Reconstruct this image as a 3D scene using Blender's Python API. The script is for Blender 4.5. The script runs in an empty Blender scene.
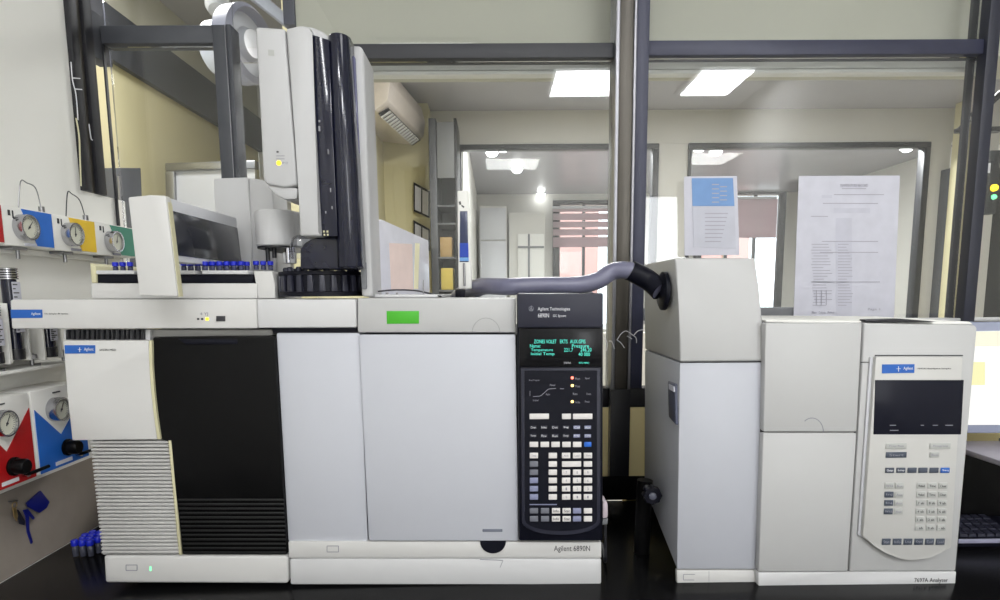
import bpy, bmesh, math, random
from mathutils import Vector, Matrix
random.seed(7)
S = bpy.context.scene
COL = S.collection
PI = math.pi

# ------------------------------------------------------------------ camera
FPX, PCX, PCY = 620.0, 500.0, 375.0          # focal length and principal point in pixels of the 1000x600 frame
CAMZ = 1.41
cd = bpy.data.cameras.new('camera'); cam = bpy.data.objects.new('camera', cd); COL.objects.link(cam)
cd.sensor_width = 36.0; cd.sensor_fit = 'HORIZONTAL'; cd.lens = FPX*0.036
cd.shift_y = (PCY-300)/1000.0; cd.clip_start = 0.01
ROT = (Matrix.Rotation(math.radians(-0.45), 3, 'Z') @ Matrix.Rotation(math.radians(90-7.35), 3, 'X')
       @ Matrix.Rotation(math.radians(0.45)*-1, 3, 'Z'))
cam.matrix_world = Matrix.Translation((0, 0, CAMZ)) @ ROT.to_4x4()
S.camera = cam

# ------------------------------------------------------------------ world, lamps, exposure
w = bpy.data.worlds.new('daylight'); S.world = w; w.use_nodes = True
bg = w.node_tree.nodes['Background']
bg.inputs[0].default_value = (0.90, 0.95, 1.0, 1); bg.inputs[1].default_value = 3.2
S.view_settings.view_transform = 'Standard'; S.view_settings.look = 'None'
S.view_settings.gamma = 1.0; S.view_settings.use_curve_mapping = False
S.view_settings.exposure = 0.0
CEIL_Z = 3.0
def area(name, loc, sx, sy, power, col=(1, 1, 1), rot=(0, 0, 0)):
    l = bpy.data.lights.new(name, 'AREA'); l.shape = 'RECTANGLE'; l.size = sx; l.size_y = sy
    l.energy = power; l.color = col
    o = bpy.data.objects.new(name, l); COL.objects.link(o); o.location = loc; o.rotation_euler = rot
    return o
AREAS = [  # ceiling panels of the near room, then of the two rooms beyond the glass
    ((-0.40, -0.92, CEIL_Z-0.04), 0.6, 0.13, 17, (0.97, 0.98, 1.0)),  # added to brighten the left wall, slim so its reflection meets the white track
    ((0.75, 0.10, CEIL_Z-0.04), 0.6, 0.6, 4.5, (0.97, 0.98, 1.0)),
    ((0.68, -1.60, CEIL_Z-0.04), 0.5, 0.6, 31, (0.96, 0.97, 1.0)),
    ((1.66, -1.60, CEIL_Z-0.04), 0.4, 0.6, 20, (0.96, 0.97, 1.0)),
    ((0.2, 3.2, 2.79), 0.6, 0.6, 33, (1.0, 0.99, 0.97)),
    ((2.2, 3.4, 2.79), 0.6, 0.6, 33, (1.0, 0.99, 0.97)),
    ((-1.15, 2.2, 2.79), 0.4, 0.4, 17, (1.0, 0.98, 0.95)),
    ((0.6, 5.46, 2.79), 0.6, 0.3, 85, (1.0, 1.0, 0.99)),
    ((2.9, 5.46, 2.79), 0.6, 0.3, 85, (1.0, 1.0, 0.99)),
]
for i, a in enumerate(AREAS):
    area('ceiling_lamp', a[0], a[1]*.92, a[2]*.92, a[3], a[4])

area('window_daylight', (1.52, -2.44, 1.62), 0.44, 1.3, 13, (0.97, 0.98, 1.0), (math.radians(90), 0, 0))   # fill light added at the pane of the unseen rear window

# ------------------------------------------------------------------ helpers
def ray(px, py):
    return ROT @ Vector(((px-PCX)/FPX, -(py-PCY)/FPX, -1.0))
def P(px, py, Y):
    d = ray(px, py); t = Y/d.y
    return Vector((d.x*t, Y, CAMZ+d.z*t))
def PX(px, py, X):
    d = ray(px, py); t = X/d.x
    return Vector((X, d.y*t, CAMZ+d.z*t))
def PZ(px, py, Z):
    d = ray(px, py); t = (Z-CAMZ)/d.z
    return Vector((d.x*t, d.y*t, Z))

def lin(c):
    c = c/255.0
    return c/12.92 if c <= 0.04045 else ((c+0.055)/1.055)**2.4
MATS = {}
def mat(name, rgb, rough=0.5, metal=0.0, var=0.04, scale=30, bump=0.0, emit=None, es=0, coat=0.0, spec=0.5):
    if name in MATS: return MATS[name]
    m = bpy.data.materials.new(name); m.use_nodes = True; nt = m.node_tree
    b = nt.nodes['Principled BSDF']
    c = [lin(v) for v in rgb]
    b.inputs['Roughness'].default_value = rough; b.inputs['Metallic'].default_value = metal
    b.inputs['Specular IOR Level'].default_value = spec
    if coat: b.inputs['Coat Weight'].default_value = coat; b.inputs['Coat Roughness'].default_value = 0.06
    tc = nt.nodes.new('ShaderNodeTexCoord'); n = nt.nodes.new('ShaderNodeTexNoise')
    n.inputs['Scale'].default_value = scale; n.inputs['Detail'].default_value = 3
    nt.links.new(tc.outputs['Object'], n.inputs['Vector'])
    r = nt.nodes.new('ShaderNodeValToRGB')
    r.color_ramp.elements[0].position = 0.3; r.color_ramp.elements[1].position = 0.7
    r.color_ramp.elements[0].color = (*[v*(1-var) for v in c], 1)
    r.color_ramp.elements[1].color = (*[min(1, v*(1+var)) for v in c], 1)
    nt.links.new(n.outputs['Fac'], r.inputs['Fac']); nt.links.new(r.outputs['Color'], b.inputs['Base Color'])
    if bump:
        bp = nt.nodes.new('ShaderNodeBump'); bp.inputs['Strength'].default_value = bump; bp.inputs['Distance'].default_value = 0.001
        n2 = nt.nodes.new('ShaderNodeTexNoise'); n2.inputs['Scale'].default_value = 900
        nt.links.new(tc.outputs['Object'], n2.inputs['Vector']); nt.links.new(n2.outputs['Fac'], bp.inputs['Height'])
        nt.links.new(bp.outputs['Normal'], b.inputs['Normal'])
    if emit:
        b.inputs['Emission Color'].default_value = (*[lin(v) for v in emit], 1); b.inputs['Emission Strength'].default_value = es
    MATS[name] = m; return m
def glass_mat(name, tint=(1, 1, 1), refl=0.08, rough=0.02):
    m = bpy.data.materials.new(name); m.use_nodes = True; nt = m.node_tree; nt.nodes.clear()
    o = nt.nodes.new('ShaderNodeOutputMaterial'); mx = nt.nodes.new('ShaderNodeMixShader')
    t = nt.nodes.new('ShaderNodeBsdfTransparent'); g = nt.nodes.new('ShaderNodeBsdfGlossy')
    lw = nt.nodes.new('ShaderNodeLayerWeight'); lw.inputs['Blend'].default_value = 0.25
    ma = nt.nodes.new('ShaderNodeMath'); ma.operation = 'MULTIPLY_ADD'; ma.inputs[1].default_value = 0.6; ma.inputs[2].default_value = refl
    t.inputs[0].default_value = (*tint, 1); g.inputs['Roughness'].default_value = rough
    nt.links.new(lw.outputs['Fresnel'], ma.inputs[0]); nt.links.new(ma.outputs[0], mx.inputs[0])
    nt.links.new(t.outputs[0], mx.inputs[1]); nt.links.new(g.outputs[0], mx.inputs[2]); nt.links.new(mx.outputs[0], o.inputs[0])
    return m
def emis(name, rgb, st):
    return mat(name, rgb, 0.5, emit=rgb, es=st)

M_white = mat('white_plastic', (204, 204, 205), 0.42, var=0.006, bump=0.08)
M_grey = mat('light_grey_enamel', (191, 193, 201), 0.4, var=0.006, bump=0.08)
M_grey2 = mat('pale_grey_enamel', (199, 200, 205), 0.4, var=0.006, bump=0.08)
M_cream = mat('cream_plastic', (206, 205, 203), 0.42, var=0.006, bump=0.08)
M_tower = mat('tower_white_plastic', (188, 188, 189), 0.42, var=0.006)
M_warm = mat('analyser_warm_grey', (184, 184, 184), 0.42, var=0.006)
M_ivory = mat('ivory_edge', (205, 200, 165), 0.5)
M_gap = mat('seam_dark', (38, 38, 40), 0.7)
M_black = mat('black_plastic', (12, 12, 13), 0.3, var=0.1, spec=0.12)
M_navy = mat('navy_plastic', (40, 41, 54), 0.4, var=0.08, spec=0.3)
M_navyd = mat('dark_navy_plastic', (18, 19, 29), 0.4, var=0.08, spec=0.15)
M_screen = mat('dark_display', (9, 9, 14), 0.2, spec=0.2)
M_smoke = mat('smoked_window', (40, 42, 50), 0.14, spec=0.4)
M_gloss = mat('glossy_black', (22, 24, 42), 0.14, coat=0.15, spec=0.4)
M_chrome = mat('chrome', (190, 190, 195), 0.18, 1.0)
M_steel = mat('steel', (150, 150, 152), 0.3, 1.0)
M_alu = mat('anodised_frame', (78, 80, 86), 0.5, 0.1)
M_alud = mat('black_frame', (26, 26, 32), 0.45)
M_alunavy = mat('navy_frame', (54, 56, 76), 0.4, 0.1)
M_mull = mat('bronze_aluminium', (82, 78, 72), 0.35, 0.5)
M_mulls = mat('silver_aluminium', (150, 150, 156), 0.3, 0.7)
M_wall = mat('white_wall_paint', (234, 233, 228), 0.8, scale=4, var=0.02)
M_wallc = mat('cream_wall_paint', (186, 182, 150), 0.8, scale=3, var=0.04)
M_wally = mat('yellow_cream_paint', (214, 206, 168), 0.8, scale=3, var=0.03)
M_lowp = mat('lower_panel_cream', (236, 220, 165), 0.7, scale=3, var=0.03)
M_wallg = mat('pale_far_wall_paint', (210, 208, 202), 0.8, scale=3, var=0.03)
M_bulk = mat('olive_bulkhead_paint', (194, 192, 178), 0.7, scale=1.5, var=0.05)
M_ceil = mat('ceiling_gloss_panel', (180, 178, 184), 0.25, scale=2, var=0.04)
M_ceiln = mat('ceiling_white', (225, 225, 222), 0.8)
M_bench = mat('black_worktop_stone', (15, 15, 16), 0.22, var=0.25, scale=260, spec=0.1)
M_cab = mat('grey_cabinet_laminate', (120, 122, 126), 0.5)
M_floor = mat('floor_tile', (150, 148, 142), 0.4, scale=3)
M_blue = mat('badge_blue', (28, 92, 178), 0.4)
M_gblue = mat('panel_blue', (34, 108, 205), 0.45)
M_gyel = mat('panel_yellow', (236, 196, 40), 0.45)
M_ggreen = mat('panel_green', (66, 140, 118), 0.45)
M_gred = mat('panel_red', (178, 20, 24), 0.45)
M_cap = mat('vial_cap_blue', (24, 40, 190), 0.35)
M_capd = mat('vial_cap_deep_blue', (20, 28, 120), 0.35)
M_label = mat('lime_green_sticker', (66, 172, 32), 0.5)
M_txt = mat('printed_ink_dark', (50, 50, 54), 0.6)
M_txtw = mat('printed_ink_white', (225, 225, 230), 0.5)
M_txtg = mat('printed_ink_grey', (140, 140, 150), 0.5)
M_key = mat('key_pale', (222, 218, 216), 0.45)
M_keyg = mat('key_grey', (112, 114, 124), 0.45)
M_keyl = mat('key_lavender', (134, 138, 168), 0.45)
M_keyb = mat('key_blue', (32, 100, 200), 0.4)
M_slate = mat('key_slate', (66, 74, 88), 0.45)
M_keyc = mat('key_cream', (176, 177, 174), 0.45)
M_teal = emis('display_teal', (70, 200, 180), 0.75)
M_amber = emis('led_amber', (255, 220, 130), 2.2)
M_red = emis('led_red', (255, 120, 100), 2.4)
M_yel = emis('led_yellow', (255, 215, 40), 1.8)
M_grn = emis('led_green', (120, 240, 170), 1.4)
M_lamp = emis('lamp_white', (255, 255, 255), 14)
M_panel = emis('ceiling_panel_white', (250, 252, 255), 2.0)
M_hose = mat('grey_hose_rubber', (112, 112, 134), 0.3, var=0.08)
M_paper = mat('paper_white', (205, 205, 216), 0.7)
M_gauge = mat('gauge_face', (216, 216, 200), 0.5)
M_glass = glass_mat('window_glass', (0.97, 0.98, 0.98), 0.035)
M_vial = glass_mat('vial_glass', (0.85, 0.88, 0.9), 0.12)
M_sleeve = glass_mat('clear_sleeve', (0.95, 0.96, 1.0), 0.10, 0.1)

M_glass2 = glass_mat('far_window_glass', (0.97, 0.98, 0.98), 0.01)
M_glass2.node_tree.nodes['Math'].inputs[1].default_value = 0.1
WLOC = {}
def wl(o): return WLOC.get(o.name, Vector((0, 0, 0)))
def tag(o, label=None, cat=None, group=None, kind=None):
    if label: o['label'] = label
    if cat: o['category'] = cat
    if group: o['group'] = group
    if kind: o['kind'] = kind
    return o
def thing(name, loc, label, cat, group=None):
    o = bpy.data.objects.new(name, None); COL.objects.link(o)
    o.empty_display_size = 0.02; o.location = loc; WLOC[o.name] = Vector(loc)
    return tag(o, label, cat, group)
def obj(name, bm, m, parent=None, smooth=35, label=None):
    me = bpy.data.meshes.new(name)
    bmesh.ops.remove_doubles(bm, verts=bm.verts, dist=1e-6)
    bmesh.ops.recalc_face_normals(bm, faces=bm.faces)
    c = Vector((0, 0, 0))
    if bm.verts:
        lo = Vector([min(v.co[i] for v in bm.verts) for i in range(3)]); hi = Vector([max(v.co[i] for v in bm.verts) for i in range(3)])
        c = Vector(((lo.x+hi.x)/2, (lo.y+hi.y)/2, lo.z))
    for v in bm.verts: v.co -= c
    bm.to_mesh(me); bm.free()
    ms = m if isinstance(m, (list, tuple)) else [m]
    for k in ms: me.materials.append(k)
    if smooth:
        for p in me.polygons: p.use_smooth = True
        me.set_sharp_from_angle(angle=math.radians(smooth))
    o = bpy.data.objects.new(name, me); COL.objects.link(o); WLOC[o.name] = c
    if parent: o.parent = parent; o.location = c-wl(parent)
    else: o.location = c
    if label: o['label'] = label
    return o
def B(): return bmesh.new()
def prism(bm, front, back, bev=0.0, seg=2, mi=0):
    """front/back: equal length lists of points"""
    a = [bm.verts.new(p) for p in front]; b = [bm.verts.new(p) for p in back]; n = len(a)
    fs = [bm.faces.new(a), bm.faces.new(list(reversed(b)))]
    for i in range(n): fs.append(bm.faces.new((a[i], b[i], b[(i+1) % n], a[(i+1) % n])))
    for f in fs: f.material_index = mi
    if bev:
        es = set(e for f in fs for e in f.edges)
        bmesh.ops.bevel(bm, geom=list(es), offset=bev, segments=seg, affect='EDGES', profile=0.5, clamp_overlap=True)
    return bm
def box(bm, x0, x1, y0, y1, z0, z1, bev=0.0, mi=0):
    f = [Vector((x0, y0, z0)), Vector((x1, y0, z0)), Vector((x1, y0, z1)), Vector((x0, y0, z1))]
    return prism(bm, f, [p+Vector((0, y1-y0, 0)) for p in f], bev, mi=mi)
def slab(bm, pts, Y, depth, bev=0.0, mi=0, seg=2):
    f = [P(x, y, Y) for x, y in pts]
    return prism(bm, f, [p+Vector((0, depth, 0)) for p in f], bev, seg, mi)
def slabX(bm, pts, X, depth, bev=0.0, mi=0):
    f = [PX(x, y, X) for x, y in pts]
    return prism(bm, f, [p+Vector((depth, 0, 0)) for p in f], bev, 2, mi)
def rect(bm, x0, y0, x1, y1, Y, depth, bev=0.0, mi=0):
    """axis-aligned box whose front face covers the pixel rectangle at distance Y"""
    xm, ym = (x0+x1)/2, (y0+y1)/2
    X0, X1 = P(x0, ym, Y).x, P(x1, ym, Y).x; Z0, Z1 = P(xm, y1, Y).z, P(xm, y0, Y).z
    return box(bm, X0, X1, Y, Y+depth, Z0, Z1, bev, mi)
def cyl(bm, p0, p1, r0, r1=None, n=20, mi=0, cap=True):
    p0, p1 = Vector(p0), Vector(p1); r1 = r0 if r1 is None else r1
    d = (p1-p0).normalized(); u = d.orthogonal().normalized(); v = d.cross(u)
    a = [bm.verts.new(p0+(u*math.cos(2*PI*i/n)+v*math.sin(2*PI*i/n))*r0) for i in range(n)]
    b = [bm.verts.new(p1+(u*math.cos(2*PI*i/n)+v*math.sin(2*PI*i/n))*r1) for i in range(n)]
    fs = [bm.faces.new((a[i], a[(i+1) % n], b[(i+1) % n], b[i])) for i in range(n)]
    if cap: fs += [bm.faces.new(list(reversed(a))), bm.faces.new(b)]
    for f in fs: f.material_index = mi
    return bm
def lathe(bm, base, axis, prof, n=28, mi=0):
    base = Vector(base); d = Vector(axis).normalized(); u = d.orthogonal().normalized(); v = d.cross(u); rows = []
    for r, h in prof:
        if r < 1e-6: rows.append([bm.verts.new(base+d*h)])
        else: rows.append([bm.verts.new(base+d*h+(u*math.cos(2*PI*i/n)+v*math.sin(2*PI*i/n))*r) for i in range(n)])
    for A, C in zip(rows, rows[1:]):
        for i in range(n):
            j = (i+1) % n
            if len(A) == 1 and len(C) == 1: continue
            if len(A) == 1: f = bm.faces.new((A[0], C[j], C[i]))
            elif len(C) == 1: f = bm.faces.new((A[i], A[j], C[0]))
            else: f = bm.faces.new((A[i], A[j], C[j], C[i]))
            f.material_index = mi
    return bm
def smoothpath(pts, k=8):
    pts = [Vector(p) for p in pts]; out = []
    for i in range(len(pts)-1):
        p0 = pts[max(i-1, 0)]; p1 = pts[i]; p2 = pts[i+1]; p3 = pts[min(i+2, len(pts)-1)]
        for j in range(k):
            t = j/k
            out.append(0.5*((2*p1)+(-p0+p2)*t+(2*p0-5*p1+4*p2-p3)*t*t+(-p0+3*p1-3*p2+p3)*t**3))
    out.append(pts[-1]); return out
def tube(bm, pts, r, n=12, smooth=True, k=8, mi=0):
    ps = smoothpath(pts, k) if smooth and len(pts) > 2 else [Vector(p) for p in pts]
    L = len(ps); rf = r if callable(r) else (lambda t: r)
    d0 = (ps[1]-ps[0]).normalized(); u = d0.orthogonal().normalized(); rings = []
    for i, p in enumerate(ps):
        d = (ps[min(i+1, L-1)]-ps[max(i-1, 0)]).normalized()
        u = (u-d*u.dot(d)).normalized(); v = d.cross(u); rr = rf(i/(L-1))
        rings.append([bm.verts.new(p+(u*math.cos(2*PI*j/n)+v*math.sin(2*PI*j/n))*rr) for j in range(n)])
    for A, C in zip(rings, rings[1:]):
        for j in range(n): bm.faces.new((A[j], A[(j+1) % n], C[(j+1) % n], C[j])).material_index = mi
    bm.faces.new(list(reversed(rings[0]))).material_index = mi; bm.faces.new(rings[-1]).material_index = mi
    return bm
def dup(root, off, label=None, group=None):
    def rec(o, par):
        c = o.copy(); COL.objects.link(c); c.parent = par
        for ch in list(o.children): rec(ch, c)
        return c
    kids = list(root.children); r = root.copy(); COL.objects.link(r); r.location = root.location+Vector(off)
    WLOC[r.name] = wl(root)+Vector(off)
    for k in kids: rec(k, r)
    if label: r['label'] = label
    if group: r['group'] = group
    return r
def text(parent, s, x0, y0, x1, y1, Y, m, name='lettering', X=None, thick=0.0003):
    """flat raised lettering fitted to a pixel rectangle on plane Y (facing the camera side) or X (facing +X)"""
    cu = bpy.data.curves.new('t', 'FONT'); cu.body = s; cu.size = 1; cu.extrude = 0.5; cu.resolution_u = 2
    t = bpy.data.objects.new('t', cu); COL.objects.link(t)
    dg = bpy.context.evaluated_depsgraph_get(); me = bpy.data.meshes.new_from_object(t.evaluated_get(dg))
    bpy.data.objects.remove(t)
    bm = B(); bm.from_mesh(me); bpy.data.meshes.remove(me)
    if not bm.verts: bm.free(); return
    lx = min(v.co.x for v in bm.verts); hx = max(v.co.x for v in bm.verts); ly = min(v.co.y for v in bm.verts); hy = max(v.co.y for v in bm.verts)
    for v in bm.verts:
        u = (v.co.x-lx)/(hx-lx); q = (v.co.y-ly)/max(hy-ly, 1e-6)
        k = v.co.z+0.5
        if X is None: v.co = P(x0+(x1-x0)*u, y1+(y0-y1)*q, Y)+Vector((0, thick*(0.5-k), 0))
        else: v.co = PX(x0+(x1-x0)*u, y1+(y0-y1)*q, X)
    return obj(name, bm, m, parent, smooth=0)
def lerp(a, b, t): return a+(b-a)*t
def struct(name, bm, m, parent=None, **k):
    o = obj(name, bm, m, parent, **k)
    if parent is None: o['kind'] = 'structure'
    return o
def structe(name, loc):
    o = bpy.data.objects.new(name, None); COL.objects.link(o); o.location = loc; WLOC[o.name] = Vector(loc); o['kind'] = 'structure'; return o

YF = 1.10                                # front plane of the big instruments
BZ = P(450, 585.2, YF).z                 # bench top height
YP = 1.60                                # glass partition
XL = -0.95                               # left wall
XR = 2.1

# ------------------------------------------------------------------ near room shell
struct('floor', box(B(), -2.2, 4.6, -2.6, 9.2, -0.06, 0), M_floor)
b = B(); box(b, -2.2, 4.6, -2.6, YP+0.08, CEIL_Z, CEIL_Z+0.06); struct('ceiling', b, M_ceiln)
YC = PX(74, 120, XL).y                   # where the white wall stops and the glazed part begins
zd = PX(80, 190, XL).z                   # top of the white half-height wall beyond
b = B()
f = [Vector((XL, -2.5, 0)), Vector((XL, YP+0.05, 0)), Vector((XL, YP+0.05, zd)), Vector((XL, YC, zd)), Vector((XL, YC, CEIL_Z)), Vector((XL, -2.5, CEIL_Z))]
prism(b, f, [p+Vector((-0.1, 0, 0)) for p in f]); struct('wall_left', b, M_wall)
struct('wall_right', box(B(), XR, XR+0.1, -2.5, YP-0.05, 0, CEIL_Z), M_wall)
b = B(); box(b, -2.2, 1.28, -2.6, -2.5, 0, CEIL_Z); box(b, 1.76, 4.6, -2.6, -2.5, 0, CEIL_Z); box(b, 1.28, 1.76, -2.6, -2.5, 0, 0.95); box(b, 1.28, 1.76, -2.6, -2.5, 2.29, CEIL_Z)
struct('wall_rear', b, M_wall)
w10 = structe('window_10', (1.52, -2.5, 0.95))  # unseen rear window, added to go with the fill light
b = B(); box(b, 1.281, 1.30, -2.53, -2.49, 0.951, 2.289, 0.002); obj('frame_stile', b, M_alu, w10)
b = B(); box(b, 1.74, 1.759, -2.53, -2.49, 0.951, 2.289, 0.002); obj('frame_stile', b, M_alu, w10)
b = B(); box(b, 1.3002, 1.7398, -2.53, -2.49, 0.951, 0.969, 0.002); obj('added_frame_rail', b, M_alu, w10)
b = B(); box(b, 1.3002, 1.7398, -2.53, -2.49, 2.271, 2.289, 0.002); obj('added_frame_rail', b, M_alu, w10)
b = B(); box(b, 1.3002, 1.7398, -2.52, -2.514, 0.9695, 2.2705); obj('pane', b, M_glass, w10)

b = B(); box(b, XL+0.0002, XL+0.0012, 0.62, YP-0.029, BZ, PX(40, 478, XL).z); struct('trim_21', b, mat('greige_wall_shade', (150, 141, 132), 0.6))  # greige sheet standing in for the shade on the lower wall
# corner column and glazing of the left wall
b = B(); cw = (PX(97, 120, XL).y-YC)
box(b, XL-0.06, XL+0.012, YC, YC+cw*0.32, zd, CEIL_Z, 0.003)
struct('trim_1', b, M_alud)
b = B(); box(b, XL-0.05, XL+0.002, YC+cw*0.32, YC+cw*0.62, zd, CEIL_Z, 0.002); struct('trim_2', b, M_mull)
b = B(); box(b, XL-0.06, XL+0.010, YC+cw*0.62, YC+cw, zd, CEIL_Z, 0.003); struct('trim_3', b, M_alud)
b = B(); box(b, XL-0.05, XL-0.006, YC-0.030, YC, zd, CEIL_Z, 0.002); struct('trim_4', b, M_wallc)
b = B(); box(b, XL-0.03, XL-0.024, YC+cw, YP+0.0, zd, PX(105, 62, XL).z-0.001); struct('window_1', b, M_glass)

# back partition: dark window at the left
zs = P(200, 305, YP).z
def frame_bar(name, x0, y0, x1, y1, Y, d, m, bev=0.002):
    return struct(name, rect(B(), x0, y0, x1, y1, Y, d, bev), m)
zt = CEIL_Z
wx0, wx1 = P(122, 35, YP).x, P(222, 35, YP).x
zh0, zh1 = P(170, 43, YP).z, P(170, 25, YP).z
w2 = structe('window_2', ((wx0+wx1)/2, YP, zs))
sx0, sx1, sx2 = P(212.5, 35, YP).x, P(226, 35, YP).x, P(229.5, 35, YP).x
b = B(); box(b, XL+0.003, sx0-0.0002, YP, YP+0.05, zh0, zh1, 0.002); obj('frame_head', b, M_alu, w2)
b = B(); box(b, XL+0.003, XL+0.007, YP, YP+0.010, zs, zh0-0.0002, 0.001); obj('frame_stile', b, M_alud, w2)
b = B(); box(b, sx0, sx1, YP-0.002, YP+0.05, zs, zh1, 0.002); obj('frame_stile', b, M_alu, w2)
b = B(); box(b, sx1+0.0005, sx2+0.004, YP-0.001, YP+0.05, zs, zh1+0.001, 0.001); obj('frame_stile', b, M_alu, w2)
b = B(); box(b, sx1-0.001, sx1+0.0012, YP-0.006, YP-0.0025, zs, zh1-0.002, 0.0005); obj('frame_edge', b, M_mulls, w2)
b = B(); box(b, XL+0.003, sx2, YP+0.02, YP+0.026, zh1+0.0025, zt); obj('pane', b, M_glass, w2)
b = B(); box(b, XL+0.009, sx0-0.001, YP+0.02, YP+0.026, zs, zh0-0.0005); obj('pane', b, M_glass, w2)
zv0, zv1 = PX(105, 62, XL).z, PX(103, 17, XL).z
b = B(); box(b, XL-0.035, XL-0.001, YC+cw+0.0005, YP+0.05, zv0, zv1, 0.002); struct('trim_19', b, M_alu)
wx1 = sx2-0.062
# main mullion
mx0, mx1, mx2 = P(611.5, 240, YP).x, P(631.5, 240, YP).x, P(645.5, 200, YP).x
tr = structe('trim_5', ((mx0+mx1)/2, YP, BZ))
b = B(); box(b, mx0, mx0+0.010, YP-0.02, YP+0.06, BZ+0.001, zt, 0.002); obj('mullion_edge', b, M_mulls, tr)
b = B(); box(b, mx0+0.0102, mx1-0.0072, YP-0.016, YP+0.06, BZ+0.001, zt, 0.002); obj('mullion_face', b, M_mull, tr)
b = B(); box(b, mx1-0.007, mx1, YP-0.02, YP+0.06, BZ+0.001, zt, 0.002); obj('mullion_edge', b, M_mulls, tr)
zr = P(640, 388, YP).z; zr2 = P(640, 407, YP).z
# glazing bays beside it
zb0, zb1 = P(490, 58, YP).z, P(490, 43, YP).z
xl = wx1+0.063; xr = P(983, 60, YP).x
w3 = structe('window_3', (0, YP, zr))
b = B(); box(b, P(262, 50, YP).x, mx0-0.0005, YP, YP+0.05, zb0, zb1, 0.002); obj('transom', b, mat('dark_grey_frame', (54, 55, 60), 0.5), w3)
b = B(); box(b, xl, mx0-0.0005, YP, YP+0.05, zr2, zr, 0.002); obj('bottom_rail', b, M_alud, w3)
b = B(); box(b, xl, mx0-0.0005, YP+0.02, YP+0.026, zr+0.0005, zb0-0.0005); obj('pane', b, M_glass, w3)
b = B(); box(b, xl, mx0-0.0005, YP+0.02, YP+0.026, zb1+0.0005, zt); obj('pane', b, M_glass, w3)
w4 = structe('window_4', (0.6, YP, zr))
zc0, zc1 = P(810, 54.5, YP).z, P(810, 39.5, YP).z
zq = P(860, 319, YP).z
b = B(); box(b, mx1+0.0005, mx2, YP-0.006, YP+0.05, zr, zt, 0.002); obj('sash_stile', b, M_alunavy, w4)
b = B(); box(b, mx2+0.0005, xr, YP, YP+0.05, zc0, zc1, 0.002); obj('transom', b, M_alunavy, w4)
b = B(); box(b, mx2+0.0005, xr, YP-0.002, YP+0.05, P(860, 322, YP).z, zq, 0.002); obj('sill', b, M_white, w4)
b = B(); box(b, mx2+0.0005, P(797, 310, YP).x, YP-0.001, YP+0.05, zq+0.0003, P(780, 307.5, YP).z, 0.001); obj('bottom_rail', b, M_cab, w4)
b = B(); box(b, mx2+0.0005, xr-0.0005, YP+0.02, YP+0.026, zq+0.0005, zc0-0.0005); obj('pane', b, M_glass, w4)
b = B(); box(b, mx2+0.0005, xr-0.0005, YP+0.02, YP+0.026, zc1+0.0005, zt); obj('pane', b, M_glass, w4)
b = B(); box(b, xr, P(995, 60, YP).x, YP-0.01, YP+0.06, BZ+0.001, zt, 0.002); struct('trim_6', b, mat('dark_navy_frame', (40, 42, 56), 0.4))
xe = P(995, 60, YP).x
b = B(); box(b, xe+0.0005, XR, YP-0.002, YP+0.05, P(860, 322, YP).z, zq, 0.002); struct('trim_22', b, M_white)
b = B(); box(b, xe+0.0005, XR, YP+0.02, YP+0.026, zq+0.0003, zt); struct('window_5', b, M_glass)
# low wall under the glass and black upstand
b = B(); box(b, -1.1, mx0-0.0007, YP+0.001, YP+0.06, 0, zr2-0.0004); struct('wall_front', b, M_lowp)
b = B(); box(b, mx1+0.0007, XR, YP+0.001, YP+0.06, 0, zr2-0.0004); struct('wall_front', b, M_lowp)
b = B(); box(b, mx1+0.0007, P(700, 400, YP).x, YP-0.001, YP+0.05, zr2, zr-0.0004, 0.001); struct('trim_7', b, M_alud)
b = B(); box(b, P(700, 400, YP).x+.0005, XR, YP+0.001, YP+0.05, zr2, P(860, 322.6, YP).z); struct('wall_front', b, M_lowp)
b = B(); box(b, mx0, mx1, YP-0.0225, YP-0.0205, BZ+0.001, zr+0.0, 0.0005); struct('trim_8', b, M_alud)

# ------------------------------------------------------------------ bench
bt = thing('lab_bench', (0.4, 0.9, 0), 'long black stone worktop bench carrying the grey and white instruments', 'bench')
obj('worktop', box(B(), XL+0.002, 1.35, 0.62, YP-0.028, BZ-0.035, BZ-0.0003, 0.003), M_bench, bt)
struct('trim_20', box(B(), XL+0.002, 1.35, YP-0.0275, YP-0.024, BZ, P(620, 476, YP-0.024).z, 0.001), M_bench)
for i in range(5):
    x0 = XL+0.02+i*0.45
    obj('cabinet', box(B(), x0, x0+0.44, 0.68, YP-0.06, 0.10, BZ-0.036, 0.003), M_cab, bt)
obj('plinth', box(B(), XL+0.02, 1.32, 0.74, YP-0.1, 0.0, 0.0995), M_alud, bt)

# ------------------------------------------------------------------ rooms beyond the glass
CB = 2.82
b = B(); box(b, -2.2, 4.6, YP+0.085, 9.2, CB, CB+0.05); struct('ceiling', b, M_ceil)
# left wall of the middle room with its dark band
XW = -1.6
yA, yB = 1.68, 4.4
b = B(); box(b, XW-0.1, XW, YP+0.08, yB, 0, CB); struct('wall_far_left', b, M_wally)
zbd0 = PX(160, 90, XW+0.02).z; zbd1 = PX(185, 63, XW+0.02).z
b = B(); box(b, XW+0.0005, XW+0.03, YP+0.08, yB, zbd0, zbd1, 0.003); struct('trim_9', b, M_alu)
b = B(); box(b, XW+0.0005, XW+0.012, YP+0.08, yB, zbd1+0.0005, CB-.001, 0.0); struct('wall_far_left', b, M_bulk)
b = B(); box(b, XL-0.1, XL-0.02, YP+0.09, YP+0.11, 0, 0.5); b.free()
# wall facing the camera, hidden mostly behind the tower
XV = -0.82
b = B(); box(b, XW, XV, yB+0.001, yB+0.1, 0, CB); struct('wall_far_back', b, M_wallg)
b = B(); box(b, XV-0.1, XV, 2.9, 4.99, 0, CB); struct('wall_far_left', b, M_wally)
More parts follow.
